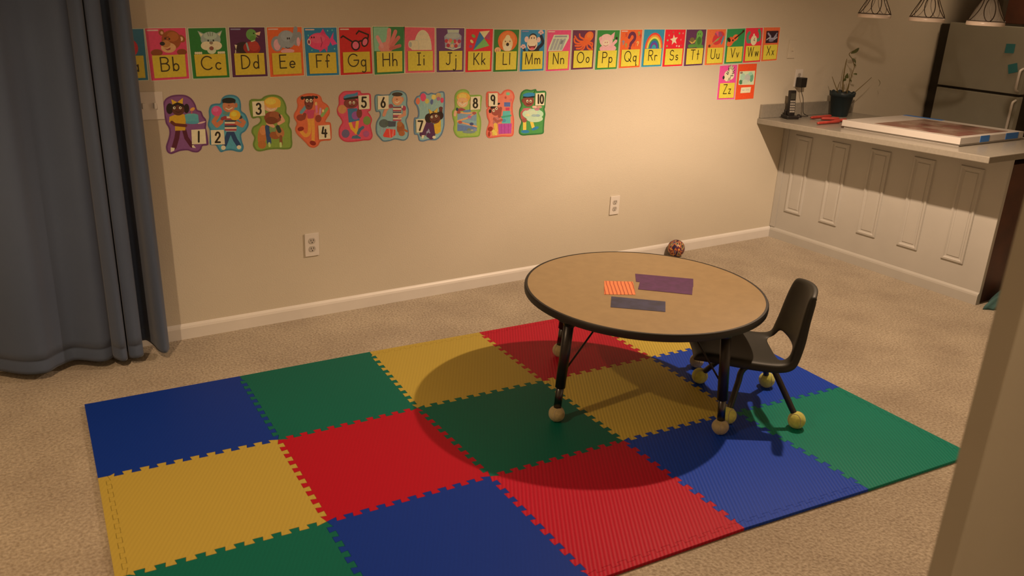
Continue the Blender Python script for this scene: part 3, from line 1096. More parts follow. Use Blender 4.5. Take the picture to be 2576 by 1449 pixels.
s2 = sh.modifiers.new('smooth', 'SUBSURF'); s2.levels = 2; s2.render_levels = 2
sh['label'] = 'one-piece dark plastic seat and back with an opening between them'
Rz = Matrix.Rotation(-math.atan2(fh.y, fh.x), 3, 'Z')
CB = [(-2.225, -1.526), (-1.986, -1.698), (-2.172, -2.012), (-2.392, -1.848)]
cball = ball_mesh(0.0350, 'tennis_ball', M['yellow_ball'])
for k, (x, y) in enumerate(CB):
    p = Rz @ (Vector((x, y, MT)) - O)
    front = k in (0, 3)
    sgn = 1 if p.y > 0 else -1
    if front:
        pts = [(0.03, sgn * .115, .226), (0.055, sgn * .118, .222), (0.072, sgn * .122, .20), (0.078, sgn * .128, .165), (p.x - (p.x - .078) * .7, p.y - (p.y - sgn * .128) * .7, .128), (p.x, p.y, .036)]
    else:
        pts = [(-0.03, sgn * .115, .226), (-0.05, sgn * .118, .222), (-0.065, sgn * .121, .205), (p.x, p.y, .036)]
    bm = B(); tube(bm, catmull(pts, 5, closed=False), 0.0125, 12)
    lg = link('leg', done(bm, 'leg', True), M['blackmetal'], ch)
    bo = link('tennis_ball', cball, None, lg, (p.x, p.y, 0.0326))
    bo.rotation_euler = (0, 0, 0.7 + 1.3 * k)
    bo['label'] = 'yellow tennis ball on the foot'
bm = B()
for sgn in (-1, 1):
    tube(bm, [(0.03, sgn * .115, .226), (-0.03, sgn * .115, .226)], 0.0125, 12)
for xx in (0.03, -0.03):
    tube(bm, [(xx, -.115, .226), (xx, .115, .226)], 0.009, 10)
link('seat_frame', done(bm, 'seat_frame', True), M['blackmetal'], ch)

# ---- marbled toy ball by the skirting
bm = B(); bmesh.ops.create_uvsphere(bm, u_segments=32, v_segments=20, radius=0.056)
tag(link('toy_ball', done(bm, 'toy_ball', True), M['toyball'], None, (-0.985, -0.073, 0.056)), 'small marbled red, yellow and navy ball on the carpet against the baseboard', 'ball')


# ================================================================== PRINTED CARDS
class Art:
    """flat inks on paper, laid in thin layers in front of the wall; fn maps art coords -> (x, z)"""
    def __init__(self, fn, depth=0.0012, step=0.00005):
        self.bm = B(); self.lay = self.bm.loops.layers.float_color.new('ink')
        self.fn = fn; self.k = depth; self.step = step

    def poly(self, colr, pts):
        self.k += self.step
        vs = []
        for p in pts:
            x, z = self.fn(*p)
            vs.append(self.bm.verts.new((x, -self.k, z)))
        try:
            fc = self.bm.faces.new(vs)
        except ValueError:
            return
        c = ink(colr) if isinstance(colr, str) else colr
        for lp in fc.loops:
            lp[self.lay] = (c[0], c[1], c[2], 1)

    def ell(self, colr, cx, cy, rx, ry, rot=0, a0=0, a1=360, n=22):
        rr = math.radians(rot)
        pts = []
        full = abs(a1 - a0) >= 360
        for i in range(n if full else n + 1):
            a = math.radians(a0 + (a1 - a0) * i / n)
            x, y = rx * math.cos(a), ry * math.sin(a)
            pts.append((cx + x * math.cos(rr) - y * math.sin(rr), cy + x * math.sin(rr) + y * math.cos(rr)))
        self.poly(colr, pts)

    def line(self, colr, pts, w, asp=1.0):
        """stroke of width w (art units in x; asp = y units per x unit) as a mitred ribbon with round ends"""
        c = ink(colr) if isinstance(colr, str) else colr
        P = []
        for p in pts:
            v = Vector((p[0], p[1] / asp))
            if not P or (v - P[-1]).length > 1e-5 * max(1, w): P.append(v)
        if len(P) < 2: return
        h = w / 2
        runs, cur = [], [P[0]]
        for k in range(1, len(P)):
            cur.append(P[k])
            if k < len(P) - 1:
                a, b = (P[k] - P[k - 1]).normalized(), (P[k + 1] - P[k]).normalized()
                if a.dot(b) < 0.35:
                    runs.append(cur); cur = [P[k]]
        runs.append(cur)

        def face(vs):
            try:
                fc = self.bm.faces.new(vs)
            except ValueError:
                return
            for lp in fc.loops:
                lp[self.lay] = (c[0], c[1], c[2], 1)
        for R in runs:
            self.k += self.step * 0.6
            n = len(R)
            closed = n > 4 and (R[0] - R[-1]).length < 0.02 * w

            def vert(v):
                x, z = self.fn(v.x, v.y * asp)
                return self.bm.verts.new((x, -self.k, z))
            L_, R_ = [], []
            for k in range(n):
                a = (R[k] - R[k - 1]).normalized() if k else None
                b = (R[k + 1] - R[k]).normalized() if k < n - 1 else None
                if a is None: a = b
                if b is None: b = a
                na, nb = Vector((-a.y, a.x)), Vector((-b.y, b.x))
                m = (na + nb) / max(0.5, 1 + na.dot(nb))
                L_.append(vert(R[k] + m * h)); R_.append(vert(R[k] - m * h))
            for k in range(n - 1):
                face([R_[k], R_[k + 1], L_[k + 1], L_[k]])
            if not closed:
                for q, dr in ((0, (R[0] - R[1]).normalized()), (n - 1, (R[-1] - R[-2]).normalized())):
                    nn = Vector((-dr.y, dr.x))
                    mid = [vert(R[q] + (nn * math.cos(math.pi * t / 5) + dr * math.sin(math.pi * t / 5)) * h) for t in range(1, 5)]
                    s0, s1 = (R_[q], L_[q]) if q == 0 else (L_[q], R_[q])
                    face([s0] + mid + [s1])

    def finish(self, name, parent, m=None):
        bm = self.bm
        for fc in bm.faces:               # all inks face the room
            fc.normal_update()
            if fc.normal.y > 0: fc.normal_flip()
        me = bpy.data.meshes.new(name); bm.to_mesh(me); bm.free()
        return link(name, me, m or M['print'], parent)


# ---- letter strokes (cap height 1, ball-and-stick manuscript)
def LET():
    D = {}
    D['A'] = (.7, [[(0, 0), (.35, 1), (.7, 0)], [(.12, .36), (.58, .36)]])
    D['B'] = (.6, [[(0, 0), (0, 1), (.28, 1)] + arc(.28, .77, .27, .23, 90, -90) + [(0, .54)], [(.3, .54)] + arc(.3, .27, .3, .27, 90, -90) + [(0, 0)]])
    D['C'] = (.8, [arc(.46, .5, .46, .5, 45, 315, 20)])
    D['D'] = (.65, [[(0, 0), (0, 1), (.15, 1)] + arc(.15, .5, .5, .5, 90, -90) + [(0, 0)]])
    D['E'] = (.52, [[(.52, 1), (0, 1), (0, 0), (.52, 0)], [(0, .52), (.42, .52)]])
    D['F'] = (.5, [[(.5, 1), (0, 1), (0, 0)], [(0, .52), (.4, .52)]])
    D['G'] = (.85, [arc(.46, .5, .46, .5, 45, 360, 20) + [(.5, .5)]])
    D['H'] = (.62, [[(0, 0), (0, 1)], [(.62, 0), (.62, 1)], [(0, .52), (.62, .52)]])
    D['I'] = (.3, [[(.15, 0), (.15, 1)], [(0, 1), (.3, 1)], [(0, 0), (.3, 0)]])
    D['J'] = (.55, [[(.2, 1), (.6, 1)], [(.4, 1), (.4, .25)] + arc(.2, .25, .2, .25, 0, -150)])
    D['K'] = (.55, [[(0, 0), (0, 1)], [(.52, 1), (0, .42)], [(.12, .55), (.55, 0)]])
    D['L'] = (.45, [[(0, 1), (0, 0), (.45, 0)]])
    D['M'] = (.8, [[(0, 0), (0.04, 1), (.4, 0), (.76, 1), (.8, 0)]])
    D['N'] = (.6, [[(0, 0), (0, 1), (.6, 0), (.6, 1)]])
    D['O'] = (.84, [arc(.42, .5, .42, .5, 0, 360, 24)])
    D['P'] = (.55, [[(0, 0), (0, 1), (.28, 1)] + arc(.28, .75, .27, .25, 90, -90) + [(0, .5)]])
    D['Q'] = (.86, [arc(.42, .5, .42, .5, 0, 360, 24), [(.55, .25), (.88, -.05)]])
    D['R'] = (.58, [[(0, 0), (0, 1), (.28, 1)] + arc(.28, .75, .27, .25, 90, -90) + [(0, .5)], [(.25, .5), (.58, 0)]])
    D['S'] = (.55, [arc(.28, .75, .25, .25, 35, 250) + arc(.28, .26, .27, .26, 70, -150)])
    D['T'] = (.6, [[(0, 1), (.6, 1)], [(.3, 1), (.3, 0)]])
    D['U'] = (.6, [[(0, 1), (0, .3)] + arc(.3, .3, .3, .3, 180, 360) + [(.6, 1)]])
    D['V'] = (.6, [[(0, 1), (.3, 0), (.6, 1)]])
    D['W'] = (.9, [[(0, 1), (.22, 0), (.45, 1), (.68, 0), (.9, 1)]])
    D['X'] = (.6, [[(0, 1), (.6, 0)], [(.6, 1), (0, 0)]])
    D['Z'] = (.55, [[(0, 1), (.55, 1), (0, 0), (.55, 0)]])
    bowl = lambda: arc(.2, .25, .2, .25, 0, 360, 16)
    D['a'] = (.42, [bowl(), [(.4, .5), (.4, 0)]])
    D['b'] = (.42, [[(0, 1), (0, 0)], bowl()])
    D['c'] = (.4, [arc(.22, .25, .22, .25, 45, 315)])
    D['d'] = (.42, [bowl(), [(.4, 1), (.4, 0)]])
    D['e'] = (.42, [[(.01, .25), (.41, .25)] + arc(.21, .25, .21, .25, 0, 315)])
    D['f'] = (.36, [arc(.26, .8, .13, .2, 30, 180, 8) + [(.13, 0)], [(0, .5), (.3, .5)]])
    D['g'] = (.42, [bowl(), [(.4, .5), (.4, -.3)] + arc(.22, -.3, .18, .2, 0, -140, 8)])
    D['h'] = (.4, [[(0, 1), (0, 0)], [(0, .25)] + arc(.2, .28, .19, .22, 180, 0, 8) + [(.39, 0)]])
    D['i'] = (.06, [[(.03, .5), (.03, 0)], [(.02, .74), (.04, .76)]])
    D['j'] = (.2, [[(.18, .5), (.18, -.3)] + arc(.03, -.3, .15, .2, 0, -140, 8), [(.17, .74), (.19, .76)]])
    D['k'] = (.36, [[(0, 1), (0, 0)], [(.33, .5), (0, .2)], [(.1, .3), (.36, 0)]])
    D['l'] = (.04, [[(.02, 1), (.02, 0)]])
    D['m'] = (.62, [[(0, .5), (0, 0)], [(0, .25)] + arc(.15, .3, .15, .2, 180, 0, 8) + [(.3, 0)], [(.3, .25)] + arc(.46, .3, .15, .2, 180, 0, 8) + [(.61, 0)]])
    D['n'] = (.4, [[(0, .5), (0, 0)], [(0, .25)] + arc(.19, .28, .19, .22, 180, 0, 8) + [(.38, 0)]])
    D['o'] = (.42, [arc(.21, .25, .2, .25, 0, 360, 16)])
    D['p'] = (.42, [[(0, .5), (0, -.45)], bowl()])
    D['q'] = (.46, [bowl(), [(.4, .5), (.4, -.45), (.5, -.4)]])
    D['r'] = (.3, [[(0, .5), (0, 0)], [(0, .25)] + arc(.18, .28, .18, .22, 180, 45, 6)])
    D['s'] = (.32, [arc(.16, .375, .14, .125, 35, 250, 8) + arc(.16, .13, .15, .13, 70, -150, 8)])
    D['t'] = (.32, [[(.16, .95), (.16, 0)], [(0, .55), (.32, .55)]])
    D['u'] = (.4, [[(0, .5), (0, .2)] + arc(.19, .2, .19, .2, 180, 360, 8), [(.38, .5), (.38, 0)]])
    D['v'] = (.36, [[(0, .5), (.18, 0), (.36, .5)]])
    D['w'] = (.54, [[(0, .5), (.13, 0), (.27, .5), (.41, 0), (.54, .5)]])
    D['x'] = (.36, [[(0, .5), (.36, 0)], [(.36, .5), (0, 0)]])
    D['z'] = (.34, [[(0, .5), (.34, .5), (0, 0), (.34, 0)]])
    return D


LT = LET()

# card corners in the photo (top left, top right, bottom left, bottom right)
CARDS = {
    'A': ((258, 74), (360.5, 72.6), (280, 204.5), (372.7, 201)), 'B': ((364.3, 71.7), (466, 70), (381, 203), (476, 197.5)), 'C': ((473, 71.2), (567, 69.8), (486, 198), (577.6, 194.6)),
    'D': ((575.7, 69), (665, 68.8), (585, 194.6), (673.5, 191.8)), 'E': ((670.7, 69), (758.4, 68), (680, 193.7), (765, 189.5)), 'F': ((763.8, 70.3), (846, 69.3), (772, 191), (853, 188.4)),
    'G': ((852, 69.3), (932, 69.0), (857, 189), (937, 185)), 'H': ((937, 67), (1016, 67.3), (942, 188), (1016.6, 184)), 'I': ((1017.6, 68.3), (1093, 69.8), (1019.6, 183.6), (1093, 181.6)),
    'J': ((1097, 70.3), (1168, 70.8), (1098, 182), (1166, 180.3)), 'K': ((1172, 72.3), (1240, 72.6), (1170, 182), (1235.7, 179.5)), 'L': ((1243, 74.2), (1306, 74.5), (1240, 181), (1301, 178.8)),
    'M': ((1310.8, 75), (1371, 75.2), (1306.7, 180), (1367, 177.2)), 'N': ((1376.8, 76), (1437, 75.5), (1372, 179.6), (1430.6, 176.6)), 'O': ((1441, 75.6), (1498, 76), (1435.5, 175.6), (1491, 173)),
    'P': ((1503, 76), (1559, 76), (1496, 175.6), (1551, 173)), 'Q': ((1562, 75), (1616, 74.5), (1555.6, 172), (1608.7, 169)), 'R': ((1620.8, 74.2), (1672, 74.2), (1612.4, 168.6), (1662.7, 166.5)),
    'S': ((1674, 74.2), (1725, 74.2), (1665.5, 168), (1715.8, 165.5)), 'T': ((1727, 74.2), (1777, 74), (1719.6, 166.5), (1767, 163.7)), 'U': ((1779, 74), (1826.7, 73.3), (1771.7, 164), (1817.4, 161.8)),
    'V': ((1829.5, 73.0), (1875, 71.4), (1821, 160.5), (1866.8, 158)), 'W': ((1876.5, 70.5), (1919, 69.6), (1868.2, 158), (1912, 155)), 'X': ((1921, 69), (1962.7, 68.6), (1913.8, 154.6), (1953.4, 151.5)),
    'Z': ((1810.9, 165.5), (1854.7, 162.7), (1802.5, 251), (1847, 249.4))}
BG = {'A': '1f5664', 'B': 'c03048', 'C': '205a20', 'D': '4c1a34', 'E': 'd24c20', 'F': '1e5f78', 'G': 'b41818', 'H': '2f6030', 'I': 'c8484f', 'J': '5c2c4a', 'K': 'c41c24', 'L': '305a20', 'M': '2a6484',
      'N': 'c43a56', 'O': '5c2434', 'P': '33662a', 'Q': 'cc4c22', 'R': '2f6c92', 'S': 'c81c24', 'T': '54283c', 'U': 'd2542c', 'V': '2c6a38', 'W': 'cc2430', 'X': 'd2502c', 'Z': 'c43a6a'}
KNOW = {'A': 'apple', 'B': 'bear', 'C': 'cat', 'D': 'duck', 'E': 'elephant', 'F': 'fish', 'G': 'glasses', 'H': 'hand', 'I': 'igloo', 'J': 'jar', 'K': 'kite', 'L': 'lion', 'M': 'monkey', 'N': 'newspaper',
        'O': 'octopus', 'P': 'pig', 'Q': 'question mark', 'R': 'rainbow', 'S': 'star', 'T': 'turtle', 'U': 'umbrella', 'V': 'violin', 'W': 'watch', 'X': 'dark x-ray', 'Z': 'zebra'}
BGN = {'A': 'teal', 'B': 'pink-red', 'C': 'green', 'D': 'dark purple', 'E': 'orange', 'F': 'blue', 'G': 'red', 'H': 'glossy green', 'I': 'pink', 'J': 'purple', 'K': 'red', 'L': 'green', 'M': 'blue', 'N': 'pink', 'O': 'purple', 'P': 'green', 'Q': 'orange',
       'R': 'blue', 'S': 'red', 'T': 'purple', 'U': 'orange', 'V': 'green', 'W': 'red', 'X': 'orange', 'Z': 'pink'}
AS = 1.44


def draw_pic(a, L):
    """the little picture of a letter card; x, y in 0..1 over the picture field (y up)"""
    E, P, LN = a.ell, a.poly, lambda c, p, w: a.line(c, p, w, AS)
    if L == 'A':
        E('b01820', .50, .30, .32, .40); E('c8202a', .42, .38, .14, .2); E('2c5a2a', .52, .76, .2, .11, 10); LN('3a2010', [(.46, .62), (.5, .8)], .03)
    elif L == 'B':
        E('7a3210', .12 + .1, .10, .15, .13); E('7a3210', .86, .09, .13, .12)
        E('8a3c14', .39, .84, .07, .12); E('c08058', .40, .83, .035, .06); E('8a3c14', .87, .60, .10, .15, 20); E('c89068', .87, .59, .05, .08)
        E('8a3c14', .62, .56, .245, .36); E('a04c1c', .66, .68, .15, .18)
        E('c08050', .53, .27, .19, .19, -30); E('a86030', .47, .42, .12, .14); E('1c1210', .385, .43, .065, .075)
        P('8a2a28', [(.42, .25), (.50, .17), (.57, .20), (.58, .28), (.5, .22)]); E('3a1c0c', .47, .62, .025, .04); E('3a1c0c', .57, .60, .025, .04); LN('5a200c', [(.50, .66), (.56, .67)], .02)
    elif L == 'C':
        P('8c8474', [(.24, .90), (.33, .55), (.50, .72)]); P('8c8474', [(.90, .90), (.80, .55), (.63, .72)]); P('c4b4a0', [(.27, .84), (.33, .62), (.42, .72)]); P('c4b4a0', [(.87, .84), (.80, .62), (.72, .72)])
        E('8c8474', .57, .56, .27, .30); E('9c9484', .57, .70, .18, .14); LN('6c6454', [(.50, .82), (.52, .70)], .02); LN('6c6454', [(.57, .84), (.57, .70)], .02); LN('6c6454', [(.64, .82), (.62, .70)], .02)
        E('c8b8a8', .45, .32, .16, .17); E('c8b8a8', .70, .32, .16, .17); E('b8a898', .57, .14, .12, .14); E('7c3c2c', .57, .22, .06, .08); E('7c5a44', .575, .43, .05, .06)
        E('2c2a20', .50, .52, .022, .04); E('2c2a20', .64, .52, .022, .04)
        for x in (.13, .18, .23, .28, .75, .80, .85, .90): E('c8bca8', x, .05, .028, .05)
    elif L == 'D':
        E('2c1416', .35, .22, .24, .22, 20); E('8c2018', .60, .20, .24, .26, 15); E('a02c20', .66, .28, .15, .2); LN('7c8478', [(.46, .38), (.5, .12)], .05)
        P('c8bca8', [(.12, .34), (.15, .14), (.19, .32)]); LN('c8bca8', [(.14, .12), (.13, 0)], .025)
        E('5c7a38', .61, .72, .15, .22); E('50702c', .64, .56, .08, .12); LN('b8b0a0', [(.60, .45), (.70, .50)], .025); P('c89068', [(.72, .78), (.88, .84), (.84, .68), (.74, .72)]); P('b87c58', [(.72, .70), (.82, .58), (.74, .64)]); E('141008', .68, .77, .02, .03)
    elif L == 'E':
        E('7c706c', .26, .36, .17, .30); E('d08088', .26, .32, .10, .22); E('7c706c', .86, .54, .11, .28, -12); E('d08088', .88, .42, .05, .18)
        E('847874', .54, .52, .26, .36); E('8c807c', .56, .64, .18, .2); a.line('7c706c', catmull([(.68, .45), (.77, .62), (.80, .80), (.82, .94)], 4, False), .12, AS)
        E('c87c74', .55, .06, .20, .09); LN('3a2c2c', [(.50, .22), (.56, .17), (.62, .19)], .02); E('241c1c', .57, .56, .02, .045); E('241c1c', .62, .56, .02, .045)
    elif L == 'F':
        P('bc2c54', [(.45, .72), (.58, .96), (.70, .64)]); P('c43060', [(.76, .50), (.90, .82), (.88, .56), (.99, .34), (.84, .28)]); P('bc2c54', [(.40, .2), (.44, .02), (.60, .18)]); P('bc2c54', [(.58, .2), (.66, .0), (.70, .22)])
        E('c83450', .44, .46, .34, .34); E('d44458', .40, .56, .22, .18); E('e090a0', .13, .44, .055, .13); E('701c34', .13, .44, .03, .08)
        E('2c1018', .22, .62, .02, .04); E('2c1018', .29, .62, .02, .04); LN('8c1c3c', [(.50, .62), (.53, .40), (.48, .22)], .02)
        for x, y in ((.86, .9), (.72, .88), (.12, .7), (.90, .14), (.2, .1)): E('5c98a4', x, y, .02, .035)
    elif L == 'G':
        E('241008', .50, .27, .145, .22); E('c8505c', .50, .27, .10, .155); E('241008', .80, .40, .115, .21, -12); E('c8505c', .80, .40, .075, .145, -12)
        LN('241008', [(.60, .42), (.70, .46)], .045); LN('241008', [(.40, .42), (.12, .66), (.06, .60)], .045); LN('241008', [(.90, .56), (.92, .70), (.62, .86), (.54, .74)], .045)
    elif L == 'H':
        P('7c9470', [(.02, .98), (.5, .98), (.48, .02), (.02, .02)])  # paler half: sheen of the laminate painted into the ink
        E('c46c5c', .40, .16, .24, .22); LN('c46c5c', [(.42, .2), (.5, .55), (.52, .86)], .13); LN('c05c50', [(.55, .25), (.66, .6), (.72, .80)], .12); LN('b85448', [(.58, .2), (.72, .42), (.82, .56)], .11); LN('b04c40', [(.55, .1), (.74, .18), (.86, .22)], .10); LN('c8786c', [(.28, .2), (.20, .42), (.14, .58)], .11)
    elif L == 'I':
        P('c8b8a0', [(.30, .04)] + arc(.60, .08, .30, .82, 180, 0, 18) + [(.90, .04)]); E('bcae98', .19, .28, .08, .17); P('ccbca6', [(.19, .44), (.42, .46), (.46, .04), (.24, .04), (.16, .14)])
        LN('a89a84', [(.19, .44), (.42, .46), (.46, .30), (.46, .05)], .012); E('9c8c78', .18, .27, .05, .11); LN('b4a48e', [(.46, .5), (.88, .5)], .008); LN('b4a48e', [(.5, .72), (.80, .72)], .008)
    elif L == 'J':
        P('8c7c84', [(.38, .94), (.82, .94), (.80, .78), (.90, .66), (.88, .14), (.60, .04), (.32, .14), (.28, .64), (.40, .78)]); P('a8989c', [(.40, .92), (.80, .92), (.79, .80), (.41, .80)]); E('9c8c90', .58, .66, .26, .12)
        for x, y, c in ((.36, .44, 'b02c30'), (.46, .38, 'c87c6c'), (.42, .24, 'a02430'), (.56, .22, 'c08c60'), (.66, .42, 'b43038'), (.76, .34, 'c8786c'), (.70, .22, 'a82830'), (.56, .40, '7c8c50'), (.82, .42, '98283c'), (.50, .46, 'c06048')): E(c, x, y, .065, .085)
        LN('b8a8ac', [(.32, .16), (.60, .06), (.86, .16)], .03)
    elif L == 'K':
        P('d4a06c', [(.50, .88), (.88, .92), (.68, .58)]); P('9c3448', [(.88, .92), (.90, .50), (.68, .58)]); P('2c5a88', [(.50, .88), (.68, .58), (.28, .04)]); P('6c8c44', [(.68, .58), (.88, .24), (.28, .04)])
        E('6c7c38', .28, .68, .06, .09, 40); E('d09c60', .22, .44, .05, .09, 30); E('8c3c58', .18, .22, .06, .07)
    elif L == 'L':
        E('c4501e', .55, .48, .39, .48); E('d06028', .55, .60, .30, .30); E('d89868', .55, .34, .21, .33); E('d4a070', .55, .62, .10, .14); E('e0c0a0', .48, .16, .10, .14); E('e0c0a0', .62, .16, .10, .14); E('2c1a10', .55, .32, .06, .08)
        E('3c2410', .46, .46, .02, .03); E('3c2410', .64, .46, .02, .03); E('c88454', .16, .06, .13, .14); LN('8c5430', [(.12, .08), (.12, 0)], .015); LN('8c5430', [(.19, .08), (.19, 0)], .015)
    elif L == 'M':
        a.line('1c1c24', catmull([(.70, .12), (.92, .38), (.84, .70)], 4, False), .12, AS); LN('1c1c24', [(.18, .05), (.12, .12)], .08); E('1c1c24', .55, .06, .24, .12)
        E('1c1c20', .50, .62, .17, .22); E('d8907c', .24, .56, .09, .14); E('d8907c', .74, .54, .08, .13); E('d8946c', .50, .60, .15, .17); E('dc9c78', .48, .34, .22, .30)
        P('6c1c20', [(.30, .30), (.66, .32), (.60, .14), (.48, .06), (.36, .14)]); P('f0e0cc', [(.32, .31), (.64, .32), (.60, .25), (.36, .24)]); E('c44848', .48, .12, .09, .06); E('2c1c18', .44, .62, .02, .04); E('2c1c18', .55, .62, .02, .04)
        for dx, dy in ((-.07, .06), (-.02, .12), (.04, .12), (.08, .05), (0, 0)): E('d88878', .82 + dx, .82 + dy, .04, .055); E('d88878', .10 + dx, .16 + dy, .04, .055)
    elif L == 'N':
        P('b4a090', [(.28, .78), (.90, .78), (.92, .62), (.66, .02), (.06, .02), (.10, .22)])
        for k in range(4):
            x = .12 + .14 * k
            P('8c7c70', [(x, .06), (x + .11, .06), (x + .26, .60), (x + .15, .60)])
        P('84746a', [(.33, .74), (.84, .74), (.83, .66), (.30, .66)]); P('6c605a', [(.60, .52), (.70, .52), (.64, .34), (.54, .34)])
    elif L == 'O':
        for q in ([(.60, .50), (.40, .44), (.22, .52), (.10, .70)], [(.58, .46), (.32, .34), (.12, .40), (.08, .58)], [(.58, .40), (.36, .24), (.14, .24)], [(.58, .36), (.40, .12), (.20, .10)], [(.60, .34), (.52, .10), (.40, .00)], [(.64, .34), (.70, .12), (.86, .02)], [(.66, .38), (.84, .24), (.92, .06)], [(.66, .42), (.88, .36), (.90, .22)], [(.58, .52), (.34, .66), (.30, .80)]):
            a.line('c4481e', catmull(q, 4, False), .065, AS)
        E('d0501e', .72, .68, .19, .27, -20); E('d85c28', .74, .76, .12, .14); E('c44a1e', .60, .42, .12, .14)
    elif L == 'P':
        E('d08078', .52, .10, .38, .20); E('d88c84', .42, .50, .30, .32); P('d08078', [(.58, .72), (.78, .92), (.76, .54)]); E('d08078', .16, .58, .07, .11); LN('d08078', [(.70, .26), (.86, .46)], .12); E('2c2018', .88, .60, .05, .07)
        E('e09c90', .42, .38, .15, .14); E('9c5048', .38, .40, .02, .04); E('9c5048', .47, .40, .02, .04); LN('9c5048', [(.32, .26), (.42, .22), (.52, .28)], .018)
    elif L == 'Q':
        a.line('5c2434', [(.40, .62)] + arc(.54, .62, .13, .20, 170, -40, 10) + [(.50, .30), (.48, .20)], .12, AS); E('5c2434', .46, .06, .06, .07)
        for x, y, c, s in ((.14, .36, '54709c', .6), (.28, .22, '7c7c3c', .5), (.82, .30, 'dc9050', .65), (.84, .80, '7c8440', .6), (.26, .74, 'b03c28', .5), (.66, .26, 'b43c2c', .5), (.92, .66, 'a83830', .5)):
            a.line(c, [(x - .05 * s, y + .03)] + arc(x, y + .03, .06 * s, .09 * s, 170, -60, 6) + [(x, y - .09 * s)], .035, AS); E(c, x, y - .16 * s, .02, .026)
    elif L == 'R':
        for rr, c in ((.44, 'c83428'), (.385, 'd0702c'), (.33, 'd0b040'), (.275, '3c6c3c'), (.22, '2c4c7c'), (.165, '6c2c60'), (.11, '3078a0')):
            P(c, [(.54 - rr, .02)] + arc(.54, .02, rr, rr * 1.85, 180, 0, 20) + [(.54 + rr, .02)])
    elif L == 'S':
        pts = []
        for k in range(10):
            rr = .20 if k % 2 == 0 else .085
            an = math.radians(100 + 36 * k)
            pts.append((.46 + rr * math.cos(an), .46 + rr * AS * math.sin(an)))
        P('ecd8bc', pts)
        for x, y, c in ((.15, .44, '6c9c5c'), (.20, .70, 'b46c48'), (.40, .86, 'a04838'), (.70, .80, '5c8c50'), (.88, .80, 'd05858'), (.80, .46, 'd0544c'), (.62, .14, 'd88c7c'), (.84, .16, 'a83838'), (.14, .14, '7c8c4c'), (.34, .10, 'a82c2c'), (.74, .12, 'e0a080')): E(c, x, y, .035, .05)
    elif L == 'T':
        E('506c2c', .66, .36, .18, .36); E('5c7c34', .68, .72, .16, .24); LN('506c2c', [(.52, .14), (.2, .12)], .13); LN('506c2c', [(.68, .1), (.86, .08)], .13); E('3c5424', .68, .40, .10, .22); P('b07c38', [(.14, .42), (.30, .24), (.44, .28), (.52, .44), (.46, .44), (.36, .32), (.24, .38)]); E('684c28', .32, .46, .12, .12, 30)
        E('1c1c10', .62, .76, .015, .03); E('1c1c10', .71, .76, .015, .03)
    elif L == 'U':
        E('b42c2c', .62, .52, .27, .40, -30); P('8c3c50', [(.40, .74), (.50, .90), (.74, .84), (.86, .60), (.62, .60)]); P('6c7c3c', [(.40, .28), (.52, .42), (.76, .62), (.62, .40)]); P('c8404c', [(.44, .86), (.60, .9), (.62, .56)]); E('4c6c74', .86, .40, .05, .26, -14)
        LN('a06c40', [(.60, .50), (.24, .12)], .03); E('5c2c1c', .18, .10, .06, .08)
    elif L == 'V':
        E('c84c24', .22, .22, .15, .22, -30); E('c04420', .24, .42, .1, .14); E('d0582c', .48, .50, .15, .20, -30); E('c44c28', .36, .38, .13, .17, -30); LN('3c1c10', [(.46, .46), (.92, .84)], .06); E('2c180c', .90, .86, .06, .06); E('2c180c', .14, .40, .08, .14, 30); E('1c1410', .36, .36, .04, .06)
    elif L == 'W':
        a.line('4c6c4c', catmull([(.40, .28), (.18, .26), (.14, .56), (.22, .72)], 4, False), .15, AS); a.line('4c6c4c', catmull([(.62, .30), (.84, .36), (.86, .66), (.78, .86)], 4, False), .14, AS)
        E('d8c8b4', .52, .30, .18, .28); E('ece0d0', .52, .30, .13, .21); LN('3c2c24', [(.52, .30), (.56, .42)], .025); LN('3c2c24', [(.52, .30), (.58, .28)], .025); E('d8c8b4', .50, .60, .05, .08)
    elif L == 'X':
        P('2c141c', [(.18, .10), (.92, .10), (.92, .80), (.18, .80)])
        LN('887078', [(.30, .66), (.46, .48), (.42, .36), (.64, .34), (.80, .52)], .08); LN('9c8488', [(.24, .30), (.44, .44)], .05); LN('8c7478', [(.64, .36), (.84, .66)], .05); LN('988084', [(.70, .30), (.86, .42)], .05); E('705860', .52, .24, .16, .07)
    elif L == 'Z':
        E('d0c4b0', .58, .44, .26, .30, 50); E('c8bca8', .66, .72, .15, .26); E('dcd0bc', .46, .32, .18, .20); E('2c2420', .27, .32, .06, .10); P('c8bca8', [(.40, .1), (.62, .1), (.70, .24), (.44, .24)])
        for x0, y0, x1, y1 in ((.52, .98, .54, .78), (.62, .99, .62, .80), (.72, .96, .70, .76), (.82, .86, .74, .70), (.86, .70, .76, .60), (.86, .56, .74, .50), (.80, .40, .66, .40), (.44, .64, .54, .56), (.40, .56, .50, .48), (.58, .28, .54, .12), (.66, .34, .62, .14), (.5, .82, .54, .66)): LN('2c2824', [(x0, y0), (x1, y1)], .03)
        E('141010', .50, .52, .02, .03)


def quadmap(c, P4):
    """bilinear map of a card rectangle (u right, v up) onto the wall, relative to point c"""
    TL, TR, BL, BR = P4

    def fn(u, v):
        x = (TL[0] * (1 - u) + TR[0] * u) * v + (BL[0] * (1 - u) + BR[0] * u) * (1 - v)
        z = (TL[1] * (1 - u) + TR[1] * u) * v + (BL[1] * (1 - u) + BR[1] * u) * (1 - v)
        return x - c[0], z - c[1]
    return fn


